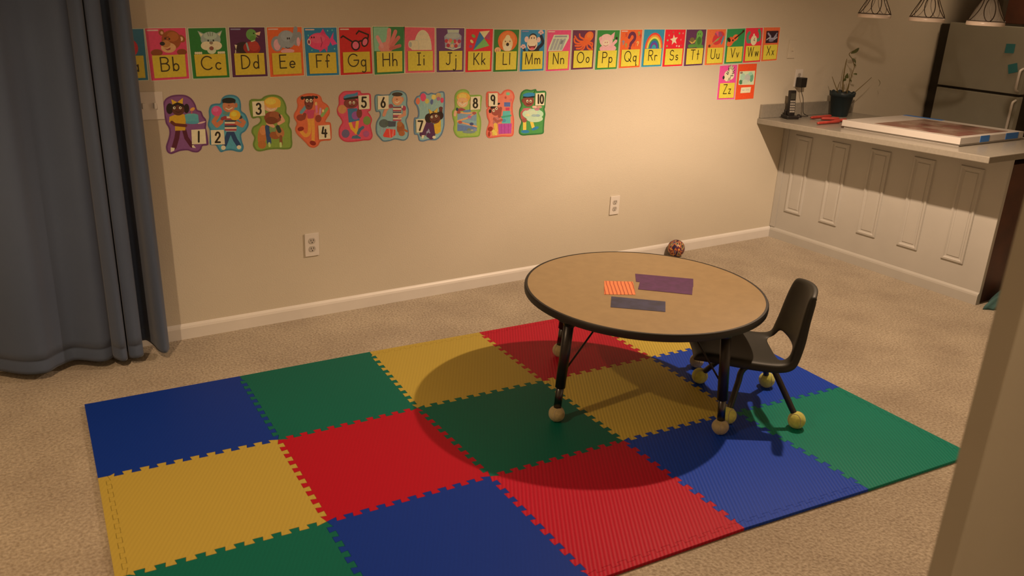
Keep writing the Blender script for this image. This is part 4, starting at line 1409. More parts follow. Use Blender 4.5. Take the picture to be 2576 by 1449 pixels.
def backing(name, fn, pts, colr, depth, loc, rootparent=None, m=None):
    """a thin sheet with an outline, standing just off the wall"""
    bm = B(); lay = bm.loops.layers.float_color.new('ink')
    fr = [bm.verts.new((fn(*p)[0], -depth, fn(*p)[1])) for p in pts]
    bk = [bm.verts.new((fn(*p)[0], -0.0003, fn(*p)[1])) for p in pts]
    bm.faces.new(fr)
    n = len(pts)
    for i in range(n):
        bm.faces.new((fr[i], bk[i], bk[(i + 1) % n], fr[(i + 1) % n]))
    c = ink(colr)
    for fc in bm.faces:
        for lp in fc.loops:
            lp[lay] = (c[0], c[1], c[2], 1)
    fr0 = bm.faces[:] if False else None
    me = done(bm, name)
    return link(name, me, m or M['print'], rootparent, loc)


for L, q in CARDS.items():
    P4 = [(onwall(*p).x, onwall(*p).z) for p in q]
    c = (sum(p[0] for p in P4) / 4, sum(p[1] for p in P4) / 4)
    fn = quadmap(c, P4)
    loc = (c[0], 0.0, c[1])
    dp = 0.0012
    card = backing('alphabet_card', fn, [(-.02, -.012), (1.02, -.012), (1.02, 1.012), (-.02, 1.012)], 'b49a80' if L not in 'HIJ' else 'd0b498', dp, loc)
    nm = '%s%s' % (L, L.lower())
    if L == 'A':
        lab = 'teal alphabet card with a red apple, half hidden behind the curtain'
    elif L == 'Z':
        lab = 'pink alphabet card lettered Zz with a zebra, hung below the row'
    else:
        lab = '%s alphabet card lettered %s with a picture of a %s' % (BGN[L], nm, KNOW[L])
        if KNOW[L] in ('elephant', 'igloo', 'octopus', 'umbrella'): lab = lab.replace(' a ' + KNOW[L], ' an ' + KNOW[L])
        if L == 'G': lab = lab.replace('a glasses', 'black glasses')
    tag(card, lab, 'alphabet card', 'alphabet cards in a row on the wall' if L != 'Z' else None)
    if L == 'Z': card['group'] = 'alphabet cards in a row on the wall'; card['group'] = 'cards hung under the alphabet row'
    a = Art(fn, dp)
    bgc = BG[L]
    a.poly(bgc, [(0, 0), (1, 0), (1, 1), (0, 1)])
    a.fn = lambda x, y, fn=fn: fn(x, .485 + .515 * y)
    draw_pic(a, L)
    if L in 'BDEFGMNQ':
        a.line('c4907c' if L not in 'DM' else '7c6878', [(.05, .93), (.30, .93)], .035, AS)
    a.finish('card_picture', card)
    a = Art(fn, dp)
    a.k = dp + 0.0024
    a.poly('b88a24' if L < 'H' else 'c0982e', [(.085, .045), (.93, .045), (.93, .485), (.085, .485)])
    pan = a.finish('letter_panel', card)
    pan['label'] = 'yellow letter panel of the card'
    b = Art(fn, dp)
    b.k = dp + 0.0026
    w0, s0 = LT[L]; w1, s1_ = LT[L.lower()]
    ch_ = 0.265                       # cap height in card heights
    asp = 0.755                       # card width / height
    sc = ch_ / asp                    # em -> u
    gap = 0.30
    tot = (w0 + gap + w1) * sc
    kx = min(1.0, 0.74 / tot)
    u0 = 0.52 - tot * kx / 2
    vb = 0.175
    b.fn = lambda x, y, fn=fn: fn(x, y)
    for st in s0:
        b.line('30200c', [(u0 + p[0] * sc * kx, vb + p[1] * ch_) for p in st], 0.034, 0.755)
    u1 = u0 + (w0 + gap) * sc * kx
    for st in s1_:
        b.line('30200c', [(u1 + p[0] * sc * kx, vb + p[1] * ch_) for p in st], 0.034, 0.755)
    lt = b.finish('lettering', pan)

# the plain orange card beside Zz
q = ((1857.5, 161.8), (1904, 160), (1849, 251), (1894.7, 247.5))
P4 = [(onwall(*p).x, onwall(*p).z) for p in q]
c = (sum(p[0] for p in P4) / 4, sum(p[1] for p in P4) / 4)
fn = quadmap(c, P4)
card = backing('title_card', fn, [(0, 0), (1, 0), (1, 1), (0, 1)], 'd23a18', 0.0012, (c[0], 0, c[1]))
tag(card, 'red-orange card with a pale picture and small white label, right of the Zz card', 'alphabet card', 'cards hung under the alphabet row')
a = Art(fn, 0.0012)
a.poly('b4a48c', [(.10, .42), (.94, .40), (.94, .80), (.10, .80)])
for x, y, rx, ry, cc in ((.22, .50, .10, .07, '44603c'), (.78, .60, .10, .12, '5c7c5c'), (.30, .64, .14, .10, '94988c'), (.55, .60, .16, .12, 'a08c80'), (.70, .72, .12, .05, '8c9c84'), (.44, .50, .16, .06, 'a89c8c'), (.20, .76, .08, .03, '7c5c4c')):
    a.ell(cc, x, y, rx, ry)
a.finish('card_picture', card)
a = Art(fn, 0.0022)
a.poly('c8ac98', [(.24, .18), (.78, .18), (.80, .34), (.26, .34)])
a.line('9c8478', [(.34, .26), (.44, .26)], .03, .755); a.line('a89080', [(.52, .26), (.70, .26)], .03, .755)
a.finish('white_label', card)

# ================================================================== NUMBER CUT-OUTS
DIG = {'1': [[(.5, 1), (.5, 0)]], '2': [[(.1, .72)] + arc(.5, .72, .4, .28, 170, -30, 10) + [(.05, 0), (.95, 0)]], '3': [arc(.45, .74, .38, .26, 150, -80, 10) + arc(.45, .26, .45, .27, 80, -150, 12)],
       '4': [[(.25, 1), (.05, .38), (.95, .38)], [(.70, .75), (.70, 0)]], '5': [[(.9, 1), (.2, 1), (.15, .58)] + arc(.45, .30, .45, .31, 115, -150, 12)], '6': [[(.65, 1), (.22, .5)] + arc(.5, .29, .38, .29, 150, -210, 18)],
       '7': [[(.05, 1), (.95, 1), (.35, 0)]], '8': [arc(.5, .75, .33, .25, -90, 270, 16), arc(.5, .26, .42, .26, 90, 450, 16)], '9': [arc(.45, .70, .36, .29, 0, 360, 18), [(.82, .74), (.72, 0)]], '0': [arc(.5, .5, .4, .5, 0, 360, 20)]}
SK = {'d': '4c2418', 'm': '8c3c2c', 't': 'b46444', 'l': 'd08c64'}
C5 = (320, 210, 440 / 2576); C6 = (720, 210, 340 / 2576); C7 = (1020, 210, 380 / 2576)
KIDS = []


def kid(num, crop, outline, rim, fill, square, label, draw):
    KIDS.append((num, crop, outline, rim, fill, square, label, draw))


def k1(a):
    E, P, LN = a.ell, a.poly, a.line
    LN('4c1420', [(745, 700), (730, 800), (690, 940)], 72); LN('4c1420', [(840, 690), (870, 800), (950, 915)], 62)
    P('d8b8a4', [(640, 940), (700, 950), (690, 990), (640, 1010)]); P('d8b8a4', [(950, 915), (975, 905), (1010, 950), (960, 945)])
    P('b87c1c', [(620, 490), (700, 460), (840, 450), (860, 540), (855, 690), (705, 695), (700, 590), (615, 570)])
    E('5888a8', 945, 470, 100, 30); P('5080a0', [(845, 470), (1045, 470), (1055, 570), (870, 590)]); E('4878a0', 960, 575, 100, 22); E('c89080', 1095, 575, 60, 12, -15)
    LN('5c2018', [(655, 570), (700, 605), (860, 620)], 46); E('c87c30', 960, 378, 38, 24, -30); LN('b04848', [(950, 400), (948, 440)], 16)
    E('20100c', 625, 370, 52, 80); E('20100c', 872, 368, 40, 70); E('28140e', 745, 350, 100, 78); E('542418', 752, 392, 90, 78); P('20100c', [(650, 330), (745, 275), (845, 330), (800, 345), (745, 310), (690, 345)])
    P('c4861c', [(645, 230), (735, 275), (665, 310)]); P('c4861c', [(820, 210), (735, 275), (815, 300)])
    for x in (692, 780): E('d8c4b0', x, 358, 20, 20); E('20100c', x + 4, 356, 8, 10)
    LN('2c100c', [(710, 410), (750, 425), (795, 408)], 8)


def k2(a):
    E, P, LN = a.ell, a.poly, a.line
    LN('22324c', [(1500, 715), (1470, 800), (1430, 905)], 70); LN('22324c', [(1540, 715), (1590, 830), (1640, 905)], 66); E('c8a898', 1415, 945, 34, 34); E('c8a898', 1645, 938, 32, 30)
    P('8c8478', [(1420, 480), (1620, 470), (1600, 710), (1455, 710)])
    for y, c in ((500, 'c8b4a0'), (525, '8c2c2c'), (552, '2c3030'), (578, 'c8b4a0'), (604, '982c30'), (630, '2c3038'), (655, 'c8b4a0'), (682, '982c30')): P(c, [(1432, y - 12), (1610, y - 14), (1608, y + 12), (1436, y + 12)])
    LN('b05c38', [(1330, 475), (1270, 560), (1320, 620), (1385, 560)], 62); LN('b05c38', [(1660, 520), (1720, 570), (1690, 620), (1610, 580)], 56); LN('8c2c2c', [(1400, 520), (1440, 500)], 50); LN('2c3030', [(1590, 500), (1670, 495)], 50)
    E('c03c5c', 1315, 405, 78, 76); E('d05070', 1300, 385, 40, 34); E('c8861c', 1585, 465, 82, 76); E('d89c30', 1570, 450, 44, 36)
    E('a85838', 1600, 320, 24, 36); E('b0603c', 1492, 335, 92, 88); E('1c1812', 1495, 250, 100, 42); P('1c1812', [(1400, 285), (1592, 285), (1590, 240), (1400, 240)]); E('8c4428', 1495, 322, 14, 12)
    LN('e0c8b0', [(1450, 362), (1495, 385), (1545, 355)], 14); E('586c58', 1450, 440, 40, 22)


def k3(a):
    E, P, LN = a.ell, a.poly, a.line
    E('a85828', 1990, 760, 70, 150, 8); E('b86838', 2000, 690, 50, 70); E('a05424', 1985, 900, 62, 60)
    LN('2c3a54', [(2060, 640), (2075, 760), (2090, 870)], 66); E('8c4420', 2180, 760, 85, 60); E('a45c30', 2250, 720, 60, 80, -20); LN('2c3020', [(2215, 640), (2240, 700)], 60); LN('7c4020', [(2260, 780), (2265, 900)], 44)
    LN('a8a058', [(2090, 880), (2095, 920)], 34); LN('a8a058', [(2258, 880), (2260, 925)], 34)
    LN('c47c58', [(2060, 520), (2070, 590), (2150, 630)], 46); LN('c47c58', [(2260, 480), (2300, 550), (2230, 590)], 46)
    E('7c3420', 2140, 500, 125, 90); E('8c4424', 2170, 470, 80, 60); LN('2c1c14', [(2240, 460), (2255, 500)], 20); E('6c3018', 2120, 545, 90, 55); P('6c7440', [(2090, 650), (2180, 650), (2180, 710), (2095, 710)])
    E('c88460', 2110, 340, 104, 75); E('d8842c', 2135, 280, 125, 82); E('e09838', 2110, 265, 80, 45); P('d8842c', [(2200, 290), (2262, 300), (2250, 345), (2210, 355)])
    LN('f0dcc8', [(2065, 370), (2110, 395), (2170, 372)], 14); E('c07850', 2030, 345, 20, 28)


def k4(a):
    E, P, LN = a.ell, a.poly, a.line
    LN('c8782c', catmull([(430, 670), (445, 800), (430, 950), (360, 990), (290, 920)], 4, False), 66); LN('c8782c', [(500, 670), (515, 850), (510, 1090)], 62); E('7c1c10', 275, 865, 62, 42, -15); E('7c1c10', 505, 1135, 62, 44, 20)
    LN('b43848', [(345, 530), (400, 560)], 60); P('b03448', [(390, 500), (545, 505), (515, 665), (410, 670)]); LN('7c2c20', [(350, 590), (330, 660), (235, 640)], 66); E('84301e', 270, 650, 78, 62); LN('c05848', [(560, 560), (600, 600)], 50); E('84301e', 610, 668, 60, 70)
    LN('5c7878', [(375, 440), (285, 550)], 62); LN('c05870', [(570, 400), (580, 540)], 40); LN('b07080', [(650, 480), (640, 580)], 40); LN('788040', [(775, 480), (680, 610)], 60); E('c88c50', 565, 385, 24, 36); E('d89c60', 700, 520, 20, 30)
    E('5c2018', 430, 360, 85, 110); E('702c20', 430, 420, 72, 80); E('20120e', 435, 275, 95, 38); E('20120e', 305, 275, 32, 34); E('20120e', 570, 262, 32, 28); LN('20120e', [(330, 262), (400, 250)], 20); LN('20120e', [(500, 240), (560, 250)], 20)
    for x in (395, 468): E('d0a898', x, 325, 28, 34); E('3c1810', x + 4, 328, 10, 14)
    LN('2c100c', [(400, 420), (440, 430)], 10)


def k5(a):
    E, P, LN = a.ell, a.poly, a.line
    LN('c88424', [(1215, 750), (1250, 850), (1330, 930)], 60); LN('c88424', [(1355, 730), (1340, 850), (1330, 940)], 58); P('3c545c', [(1240, 1050), (1260, 1000), (1350, 980), (1420, 1030), (1420, 1050)]); LN('3c545c', [(1370, 950), (1400, 880), (1460, 835)], 56)
    P('34586c', [(1165, 480), (1350, 470), (1400, 700), (1190, 745)]); E('84406c', 1320, 610, 75, 80); E('6c2c20', 1390, 570, 55, 90)
    E('b46c3c', 1065, 490, 84, 84); E('6c7030', 1535, 705, 72, 84); E('5c4858', 1130, 955, 75, 80); E('98405c', 1000 + 520, 960, 60, 60)
    E('6c2820', 1230, 375, 135, 100); E('742c22', 1230, 390, 115, 86); P('142018', [(1085, 280), (1370, 240), (1365, 285), (1100, 315)]); P('3c6474', [(1090, 250), (1150, 210), (1300, 190), (1360, 160), (1360, 230), (1100, 285)])
    for x in (1215, 1285): E('e0ccb8', x, 365, 22, 30); E('28100c', x, 372, 9, 14)
    LN('28100c', [(1190, 425), (1250, 440), (1300, 420)], 9)


def k6(a):
    E, P, LN = a.ell, a.poly, a.line
    E('4c4c44', 1860, 760, 95, 80); E('48483c', 1950, 760, 70, 50); P('403c40', [(1940, 720), (2090, 720), (2080, 820), (1945, 825)])
    for x in (1800, 1860, 1900): LN('8c7878', [(x, 850), (x - 10, 950)], 22)
    P('c83428', [(1840, 990), (1910, 860), (2080, 880), (2080, 980), (2000, 1035), (1860, 1020)]); LN('e0604c', [(1960, 860), (1980, 1020)], 22); LN('e06c58', [(2040, 870), (2030, 1000)], 18)
    E('8c4420', 2180, 850, 75, 110); E('9c5428', 2160, 770, 50, 55); E('984c24', 2200, 950, 60, 52); LN('9c4c24', [(2240, 880), (2300, 910)], 40)
    P('a89890', [(2030, 440), (2190, 440), (2190, 690), (2050, 715)])
    for y, c in ((455, '6c3034'), (485, 'd8c4b0'), (515, '98383c'), (548, '4c4448'), (580, 'd8c4b0'), (610, 'a03c40'), (640, '6c3034'), (668, 'd8c4b0'), (698, 'a43840')): P(c, [(2030, y - 14), (2190, y - 14), (2190, y + 14), (2032, y + 14)])
    LN('bc7050', [(1960, 430), (1890, 510), (1860, 600)], 62); LN('bc7050', [(2250, 500), (2250, 590), (2150, 640)], 60); E('84383c', 1990, 430, 45, 40); E('98303c', 2240, 470, 40, 48); E('d8c4b0', 2205, 440, 16, 28)
    E('b86c48', 2215, 300, 22, 44); E('c07850', 2115, 320, 100, 100); E('38281c', 2115, 205, 100, 40); LN('e8d0bc', [(2070, 345), (2110, 370), (2150, 335)], 16); E('9c5434', 2105, 300, 18, 16)


def k7(a):
    E, P, LN = a.ell, a.poly, a.line
    for x, y, rx, ry, c in ((210, 300, 36, 58, 'cc5c3c'), (300, 235, 50, 70, 'c83850'), (365, 300, 36, 44, 'b89444'), (448, 315, 28, 44, '50506c'), (480, 230, 40, 44, 'c89c4c'), (560, 210, 48, 52, 'b0804c'), (560, 260, 30, 34, '9c5060'), (622, 285, 28, 46, 'c83448')):
        E(c, x, y, rx, ry); LN('a8a498', [(x, y + ry), (x + (400 - x) * .3, y + 150)], 4)
    LN('4c2038', [(360, 690), (320, 800), (290, 860)], 110); LN('4c2038', [(430, 720), (470, 800), (440, 900)], 110); E('4c2038', 420, 880, 70, 50); P('d0b8a4', [(275, 880), (325, 880), (300, 940), (270, 935)]); E('d0b8a4', 485, 915, 30, 24); LN('8c7080', [(360, 830), (390, 800), (410, 840)], 20)
    P('c08420', [(480, 700), (600, 620), (600, 820), (540, 860), (500, 850)]); LN('54241c', [(600, 560), (600, 420)], 54); E('5c2820', 600, 420, 34, 26)
    E('28140e', 400, 590, 70, 80); E('28140e', 590, 545, 54, 70); E('301810', 490, 550, 110, 80); E('5c2a1c', 500, 600, 90, 82); P('c08a30', [(390, 430), (470, 490), (410, 520)]); P('c08a30', [(545, 410), (470, 490), (540, 500)])
    for x, y in ((445, 570), (520, 555)): E('d8c8b4', x, y, 20, 22); E('28100c', x + 4, y, 8, 11)
    LN('28100c', [(460, 640), (500, 650), (540, 625)], 9)


def k8(a):
    E, P, LN = a.ell, a.poly, a.line
    P('70788c', [(885, 500), (1210, 480), (1210, 780), (880, 810)]); P('586078', [(885, 700), (1215, 740), (1215, 810), (885, 810)]); LN('788498', [(950, 620), (1190, 660)], 40)
    for p in ([(890, 490), (1050, 510), (1200, 495)], [(1200, 495), (1050, 590), (890, 640)], [(890, 650), (1050, 690), (1210, 735)]): LN('c47c4c', p, 26)
    for x, y, c in ((905, 490, '98402c'), (1170, 505, '984434'), (1090, 570, 'a85064'), (930, 660, 'a04434'), (1125, 690, '3c3c54'), (1080, 790, '6c6444'), (1140, 810, 'b0904c'), (1180, 790, '746c78')): E(c, x, y, 34, 26)
    E('6c6c60', 1080, 825, 110, 26); LN('c88460', [(850, 480), (840, 540)], 46); P('8c3434', [(880, 430), (950, 415), (1020, 440), (1000, 465), (890, 470)]); P('58687c', [(980, 460), (1110, 440), (1110, 480), (990, 490)]); E('2c3438', 878, 440, 20, 30)
    E('c88458', 1125, 320, 34, 52); E('cc8c60', 970, 320, 95, 90); E('d08434', 985, 235, 115, 85); E('dc9844', 970, 215, 70, 45); E('c88454', 970, 275, 86, 34); LN('f0dcc8', [(915, 330), (965, 375), (1025, 330)], 16); E('b06c44', 965, 320, 14, 14)


def k9(a):
    E, P, LN = a.ell, a.poly, a.line
    P('505478', [(1680, 320), (1785, 320), (1785, 395), (1680, 395)]); P('b83040', [(1705, 410), (1775, 410), (1770, 460), (1705, 460)]); E('6c9468', 1745, 175, 34, 26); E('a83c30', 1705, 240, 18, 22); E('c05048', 1795, 280, 24, 26)
    P('548c84', [(1660, 470), (1785, 465), (1790, 680), (1640, 680)]); P('3c7c5c', [(1620, 560), (1810, 530), (1800, 560), (1640, 590)]); E('44748c', 1680, 630, 34, 28); P('a43870', [(1580, 690), (1810, 680), (1800, 850), (1590, 860)])
    for x in (1630, 1690, 1750): LN('8c2c5c', [(x, 690), (x, 850)], 8)
    P('a8584c', [(1500, 570), (1600, 580), (1570, 690), (1490, 690)]); LN('c88c34', [(1530, 700), (1540, 800), (1500, 860)], 60); LN('d09840', [(1470, 790), (1540, 860)], 50); E('8c2818', 1445, 775, 44, 40, -30); E('8c2818', 1425, 860, 20, 44)
    LN('8c3c2c', [(1620, 420), (1600, 560)], 50); LN('984434', [(1510, 600), (1560, 650), (1640, 620)], 40); E('8c3a2c', 1530, 460, 75, 88, -20); E('20120e', 1500, 395, 60, 26, -25); E('20120e', 1440, 470, 20, 34); E('20120e', 1585, 345, 26, 16, -20); LN('20120e', [(1530, 380), (1575, 350)], 12)
    for x, y in ((1500, 460), (1548, 425)): E('e0b8a8', x, y, 22, 26); E('3c1810', x + 3, y, 8, 11)


def k10(a):
    E, P, LN = a.ell, a.poly, a.line
    LN('c89438', [(2030, 660), (2030, 785)], 56); LN('c89438', [(2150, 660), (2175, 745)], 54); E('2c6078', 2040, 820, 72, 28); E('2c6078', 2210, 765, 66, 26, -22)
    P('a84c48', [(2010, 420), (2140, 415), (2140, 480), (1960, 560), (1980, 470)]); LN('9c4438', [(1985, 500), (1990, 580), (2030, 620)], 56); E('8c3c30', 2025, 630, 44, 34); E('a0a498', 2170, 520, 180, 90); E('a8a89c', 2200, 600, 140, 60); E('b0b0a4', 2140, 500, 110, 46)
    for x, y, c in ((2240, 440, 'a85c60'), (2060, 440, 'b05454'), (2200, 400, 'c88c70'), (2080, 540, 'c0a070'), (2250, 545, '84848c'), (2190, 545, '8c8c94'), (2280, 400, 'b07058')): E(c, x, y, 44, 22)
    E('703022', 2000, 290, 20, 34); E('7c3628', 2095, 300, 95, 95); P('181c1c', [(1995, 245), (2010, 220), (2200, 215), (2195, 240)]); E('2c6484', 2100, 190, 102, 34, -6); P('2c6484', [(2000, 215), (2010, 180), (2200, 165), (2195, 215)])
    for x in (2075, 2130): E('e0ccb8', x, 300, 18, 24); E('28100c', x, 306, 8, 12)
    LN('28100c', [(2060, 345), (2100, 358), (2140, 342)], 8)


kid('1', C5, [(530, 300), (560, 230), (640, 182), (740, 165), (860, 172), (950, 225), (1005, 310), (1030, 385), (1090, 410), (1120, 480), (1160, 530), (1165, 600), (1160, 655), (1175, 720), (1190, 820), (1190, 905), (1110, 920), (1090, 970), (1040, 1012), (960, 1008), (890, 985), (790, 992), (720, 1015), (650, 1038), (590, 1010), (570, 930), (600, 830), (620, 740), (610, 660), (570, 590), (555, 520), (535, 440), (525, 370)],
    '5c2848', '743c5c', ((940, 680), (1145, 668), (1160, 885), (950, 895)), 'purple number 1 cut-out of a child carrying a blue cake', k1)
kid('2', C5, [(1370, 290), (1390, 225), (1440, 180), (1520, 165), (1600, 180), (1655, 230), (1675, 310), (1680, 400), (1740, 450), (1780, 540), (1785, 620), (1740, 700), (1680, 750), (1690, 850), (1715, 930), (1690, 1000), (1620, 1005), (1540, 985), (1450, 990), (1380, 1012), (1340, 970), (1300, 910), (1220, 900), (1215, 800), (1215, 690), (1185, 610), (1205, 500), (1200, 400), (1230, 320), (1300, 295)],
    '34606c', '487884', ((1225, 685), (1420, 680), (1435, 895), (1235, 900)), 'blue number 2 cut-out of a child in a striped shirt', k2)
kid('3', C5, [(1800, 250), (1960, 230), (2010, 195), (2080, 170), (2180, 165), (2270, 200), (2320, 270), (2345, 350), (2345, 430), (2390, 490), (2395, 560), (2385, 620), (2420, 690), (2425, 800), (2430, 900), (2400, 960), (2300, 970), (2200, 965), (2080, 975), (1960, 1000), (1890, 980), (1850, 900), (1870, 800), (1830, 720), (1850, 640), (1930, 590), (1960, 540), (1930, 500), (1830, 500)],
    '5c6424', '74782c', ((1835, 265), (2010, 255), (2030, 470), (1850, 485)), 'olive green number 3 cut-out of a child with orange hair and animals', k3)
kid('4', C6, [(200, 330), (230, 260), (330, 205), (450, 185), (580, 200), (660, 250), (695, 340), (780, 400), (825, 480), (825, 580), (770, 670), (750, 730), (840, 745), (860, 850), (865, 960), (850, 1075), (740, 1090), (650, 1110), (610, 1180), (530, 1225), (440, 1205), (370, 1130), (300, 1060), (200, 960), (170, 860), (200, 760), (150, 660), (150, 580), (200, 490), (215, 410)],
    'b44828', 'c0502e', ((605, 800), (820, 785), (840, 1050), (620, 1065)), 'orange-red number 4 cut-out of a child holding crayons', k4)
kid('5', C6, [(1000, 260), (1040, 190), (1110, 145), (1250, 140), (1400, 135), (1440, 185), (1590, 190), (1615, 300), (1612, 500), (1560, 540), (1600, 600), (1635, 690), (1610, 800), (1630, 900), (1645, 1000), (1600, 1075), (1480, 1085), (1350, 1105), (1180, 1115), (1080, 1090), (1010, 1010), (1000, 900), (1020, 820), (1065, 740), (1030, 660), (980, 590), (965, 490), (1000, 390)],
    'b02c34', 'bc3a48', ((1365, 230), (1570, 215), (1585, 480), (1380, 495)), 'red number 5 cut-out of a child in a blue cap with balls', k5)
kid('6', C6, [(1690, 230), (1850, 215), (1960, 205), (2000, 160), (2090, 130), (2200, 140), (2280, 190), (2310, 290), (2305, 400), (2335, 500), (2325, 620), (2290, 700), (2310, 800), (2335, 920), (2320, 1030), (2240, 1090), (2080, 1065), (1980, 1095), (1850, 1105), (1780, 1040), (1720, 960), (1705, 850), (1720, 730), (1780, 620), (1770, 540), (1700, 520)],
    '505c60', '7c8884', ((1735, 235), (1945, 225), (1945, 480), (1740, 495)), 'grey number 6 cut-out of a child in a striped shirt with puppets', k6)
kid('7', C7, [(150, 290), (190, 220), (240, 200), (270, 150), (330, 140), (380, 175), (440, 155), (500, 170), (560, 145), (620, 130), (665, 160), (672, 300), (665, 500), (665, 700), (640, 820), (600, 900), (520, 965), (400, 965), (300, 990), (230, 970), (205, 880), (145, 850), (145, 600), (200, 575), (215, 500), (195, 400), (155, 340)],
    '54606c', '828c8a', ((175, 610), (320, 600), (345, 660), (280, 830), (180, 835)), 'grey number 7 cut-out of a child sitting under balloons', k7)
kid('8', C7, [(835, 260), (860, 160), (930, 105), (1020, 100), (1080, 140), (1105, 195), (1290, 200), (1292, 330), (1280, 465), (1250, 500), (1280, 580), (1290, 700), (1275, 830), (1250, 900), (1150, 915), (1020, 920), (920, 925), (850, 870), (815, 770), (830, 680), (800, 560), (800, 470), (840, 410)],
    '748030', '8c8c3a', ((1105, 225), (1270, 215), (1265, 440), (1100, 450)), 'light green number 8 cut-out of a child with a marble run', k8)
kid('9', C7, [(1380, 160), (1480, 140), (1570, 140), (1620, 180), (1680, 120), (1760, 100), (1830, 140), (1860, 230), (1830, 350), (1830, 480), (1850, 600), (1850, 750), (1840, 870), (1790, 905), (1650, 905), (1500, 925), (1410, 925), (1375, 860), (1390, 760), (1420, 660), (1390, 570), (1380, 450), (1410, 405), (1378, 390)],
    'c04834', 'cc6046', ((1410, 165), (1565, 160), (1565, 390), (1412, 385)), 'orange number 9 cut-out of a child building a block tower', k9)
kid('10', C7, [(1950, 240), (1975, 150), (2050, 100), (2140, 110), (2220, 95), (2250, 130), (2390, 130), (2390, 260), (2380, 400), (2370, 440), (2385, 520), (2370, 620), (2360, 760), (2350, 850), (2250, 870), (2100, 880), (1990, 885), (1935, 840), (1945, 740), (1975, 650), (1940, 560), (1940, 450), (1970, 370), (1955, 300)],
    '2c5828', '447034', ((2210, 165), (2370, 155), (2360, 370), (2205, 375)), 'dark green number 10 cut-out of a child in a blue cap', k10)

for num, (ox, oy, s), outline, rim, fill, sq, label, draw in KIDS:
    def wfn(x, y, ox=ox, oy=oy, s=s):
        p = onwall(ox + x * s, oy + y * s)
        return p.x, p.z
    xs = [wfn(*p) for p in outline]
    c = (sum(p[0] for p in xs) / len(xs), sum(p[1] for p in xs) / len(xs))
    fn = lambda x, y, wfn=wfn, c=c: (wfn(x, y)[0] - c[0], wfn(x, y)[1] - c[1])
    ol = catmull(outline, 4)
    card = backing('number_cutout', fn, ol, rim, 0.0012, (c[0], 0, c[1]))
    tag(card, label, 'wall cut-out', 'number cut-outs in a row on the wall')
    mx_, my_ = sum(p[0] for p in outline) / len(outline), sum(p[1] for p in outline) / len(outline)
    a = Art(fn, 0.0012)
    # fill set in from the rim by a fixed distance
    ins = []
    n = len(ol)
    area = sum(ol[i][0] * ol[(i + 1) % n][1] - ol[(i + 1) % n][0] * ol[i][1] for i in range(n))
    sg = 1 if area > 0 else -1
    for i in range(n):
        t = Vector(ol[(i + 1) % n]) - Vector(ol[i - 1])
        if t.length < 1e-6: t = Vector((1, 0))
        t.normalize()
        ins.append(tuple(Vector(ol[i]) + Vector((-t.y, t.x)) * 24 * sg))
    a.poly(fill, ins)
    draw(a)
    a.finish('child_picture', card)
    a = Art(fn, 0.0042)
    a.poly('c8a890', sq)
    nb = a.finish('number_square', card)
    b = Art(fn, 0.0044)
    x0 = min(p[0] for p in sq); x1 = max(p[0] for p in sq); y0 = min(p[1] for p in sq); y1 = max(p[1] for p in sq)
    if num == '7': x1 = 320
    hh = (y1 - y0) * 0.66; ww = hh * (0.50 if len(num) == 1 else 0.42)
    cx_ = (x0 + x1) / 2; yb = (y1 + y0) / 2 + hh / 2
    tot = ww * len(num) * (1.0 if len(num) == 1 else 1.05)
    for i, chh in enumerate(num):
        for st in DIG[chh]:
            off = cx_ - tot / 2 + i * ww * 1.05
            if num == '10' and i == 0: off += ww * 0.1
            b.line('22180c', [(off + p[0] * ww, yb - p[1] * hh) for p in st], hh * 0.185)
    b.finish('numeral', nb)


# ================================================================== LIGHT
def lamp(name, kind, loc, power, col=(1.0, 0.69, 0.42), size=0.05, target=None, spread=None, **kw):
    ld = bpy.data.lights.new(name, kind)
    ld.energy = power
    ld.color = col
    if kind == 'AREA':
        ld.shape = 'DISK'; ld.size = size
        if spread: ld.spread = math.radians(spread)
    elif kind == 'SPOT':
        ld.shadow_soft_size = size
        ld.spot_size = math.radians(kw.get('cone', 150)); ld.spot_blend = kw.get('blend', 1.0)
    else:
        ld.shadow_soft_size = size
    o = bpy.data.objects.new(name, ld)
    COL.objects.link(o)
    o.location = loc
    if target is not None:
        o.rotation_euler = (Vector(target) - Vector(loc)).to_track_quat('-Z', 'Y').to_euler()
    return o




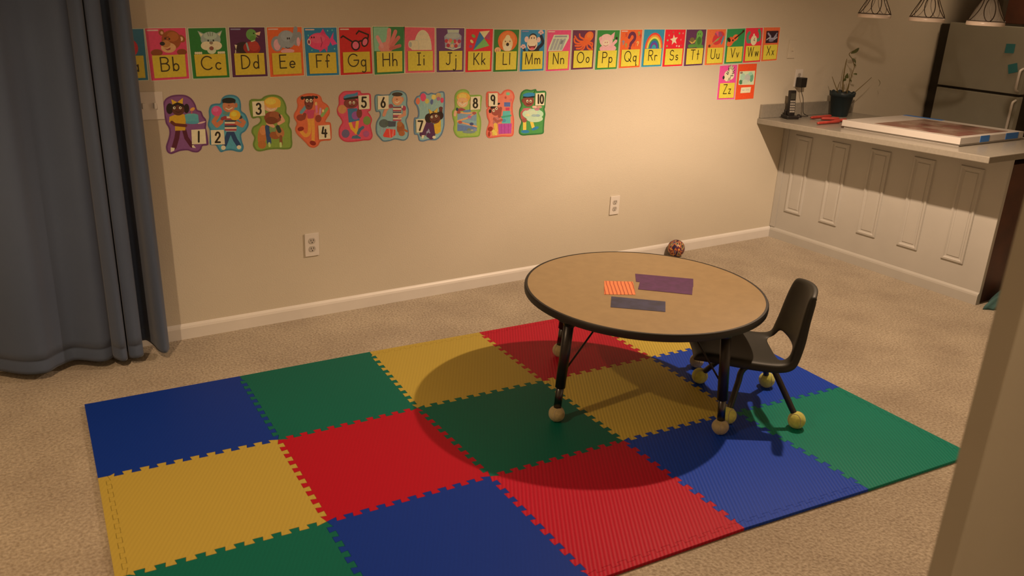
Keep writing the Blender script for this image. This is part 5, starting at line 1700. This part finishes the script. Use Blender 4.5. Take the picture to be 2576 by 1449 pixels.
def downlight(loc, power, prof, size=0.022, col=(1.0, 0.69, 0.42)):
    """recessed can: a point source with the fixture's own spread (brightness against angle from straight down)"""
    o = lamp('ceiling_downlight', 'POINT', loc, power, col, size)
    ld = o.data
    ld.use_nodes = True
    n, l = ld.node_tree.nodes, ld.node_tree.links
    em = n['Emission']
    tc = n.new('ShaderNodeTexCoord')
    sx = n.new('ShaderNodeSeparateXYZ')
    l.new(tc.outputs['Normal'], sx.inputs['Vector'])
    ma = n.new('ShaderNodeMath'); ma.operation = 'MULTIPLY'; ma.inputs[1].default_value = -1.0
    l.new(sx.outputs['Z'], ma.inputs[0])
    ac = n.new('ShaderNodeMath'); ac.operation = 'ARCCOSINE'; l.new(ma.outputs[0], ac.inputs[0])
    dv = n.new('ShaderNodeMath'); dv.operation = 'DIVIDE'; dv.inputs[1].default_value = math.pi / 2
    l.new(ac.outputs[0], dv.inputs[0])
    rp = n.new('ShaderNodeValToRGB')
    e = rp.color_ramp.elements
    e[0].position = prof[0][0] / 90; e[0].color = (prof[0][1],) * 3 + (1,)
    e[1].position = prof[-1][0] / 90; e[1].color = (prof[-1][1],) * 3 + (1,)
    for a, v in prof[1:-1]:
        x = e.new(a / 90); x.color = (v, v, v, 1)
    l.new(dv.outputs[0], rp.inputs['Fac'])
    l.new(rp.outputs['Color'], em.inputs['Strength'])
    return o


downlight((-1.30, -1.48, 2.08), 212, [(0, .64), (28, .74), (40, 1.0), (46, 1.16), (51, 1.06), (57, .78), (63, .40), (70, .17), (77, .05), (88, 0.0)], col=(1.0, 0.70, 0.46))
downlight((-4.98, -1.63, 2.10), 114, [(0, .76), (32, .86), (48, .62), (58, .36), (68, .16), (78, .04), (88, 0.0)], col=(1.0, 0.67, 0.39))
lamp('kitchen_light', 'AREA', (1.5, -0.95, 2.22), 5, size=0.3, target=(1.2, -1.0, 0))
lamp('hall_fill_light', 'POINT', (-3.9, -4.9, 2.1), 32.0, size=0.1)  # unseen fill lamp, added to brighten the near door face

w = bpy.data.worlds.new('world')
SC.world = w
w.use_nodes = True
bg = w.node_tree.nodes['Background']
bg.inputs['Color'].default_value = (1.0, 0.72, 0.48, 1)
bg.inputs['Strength'].default_value = 0.05
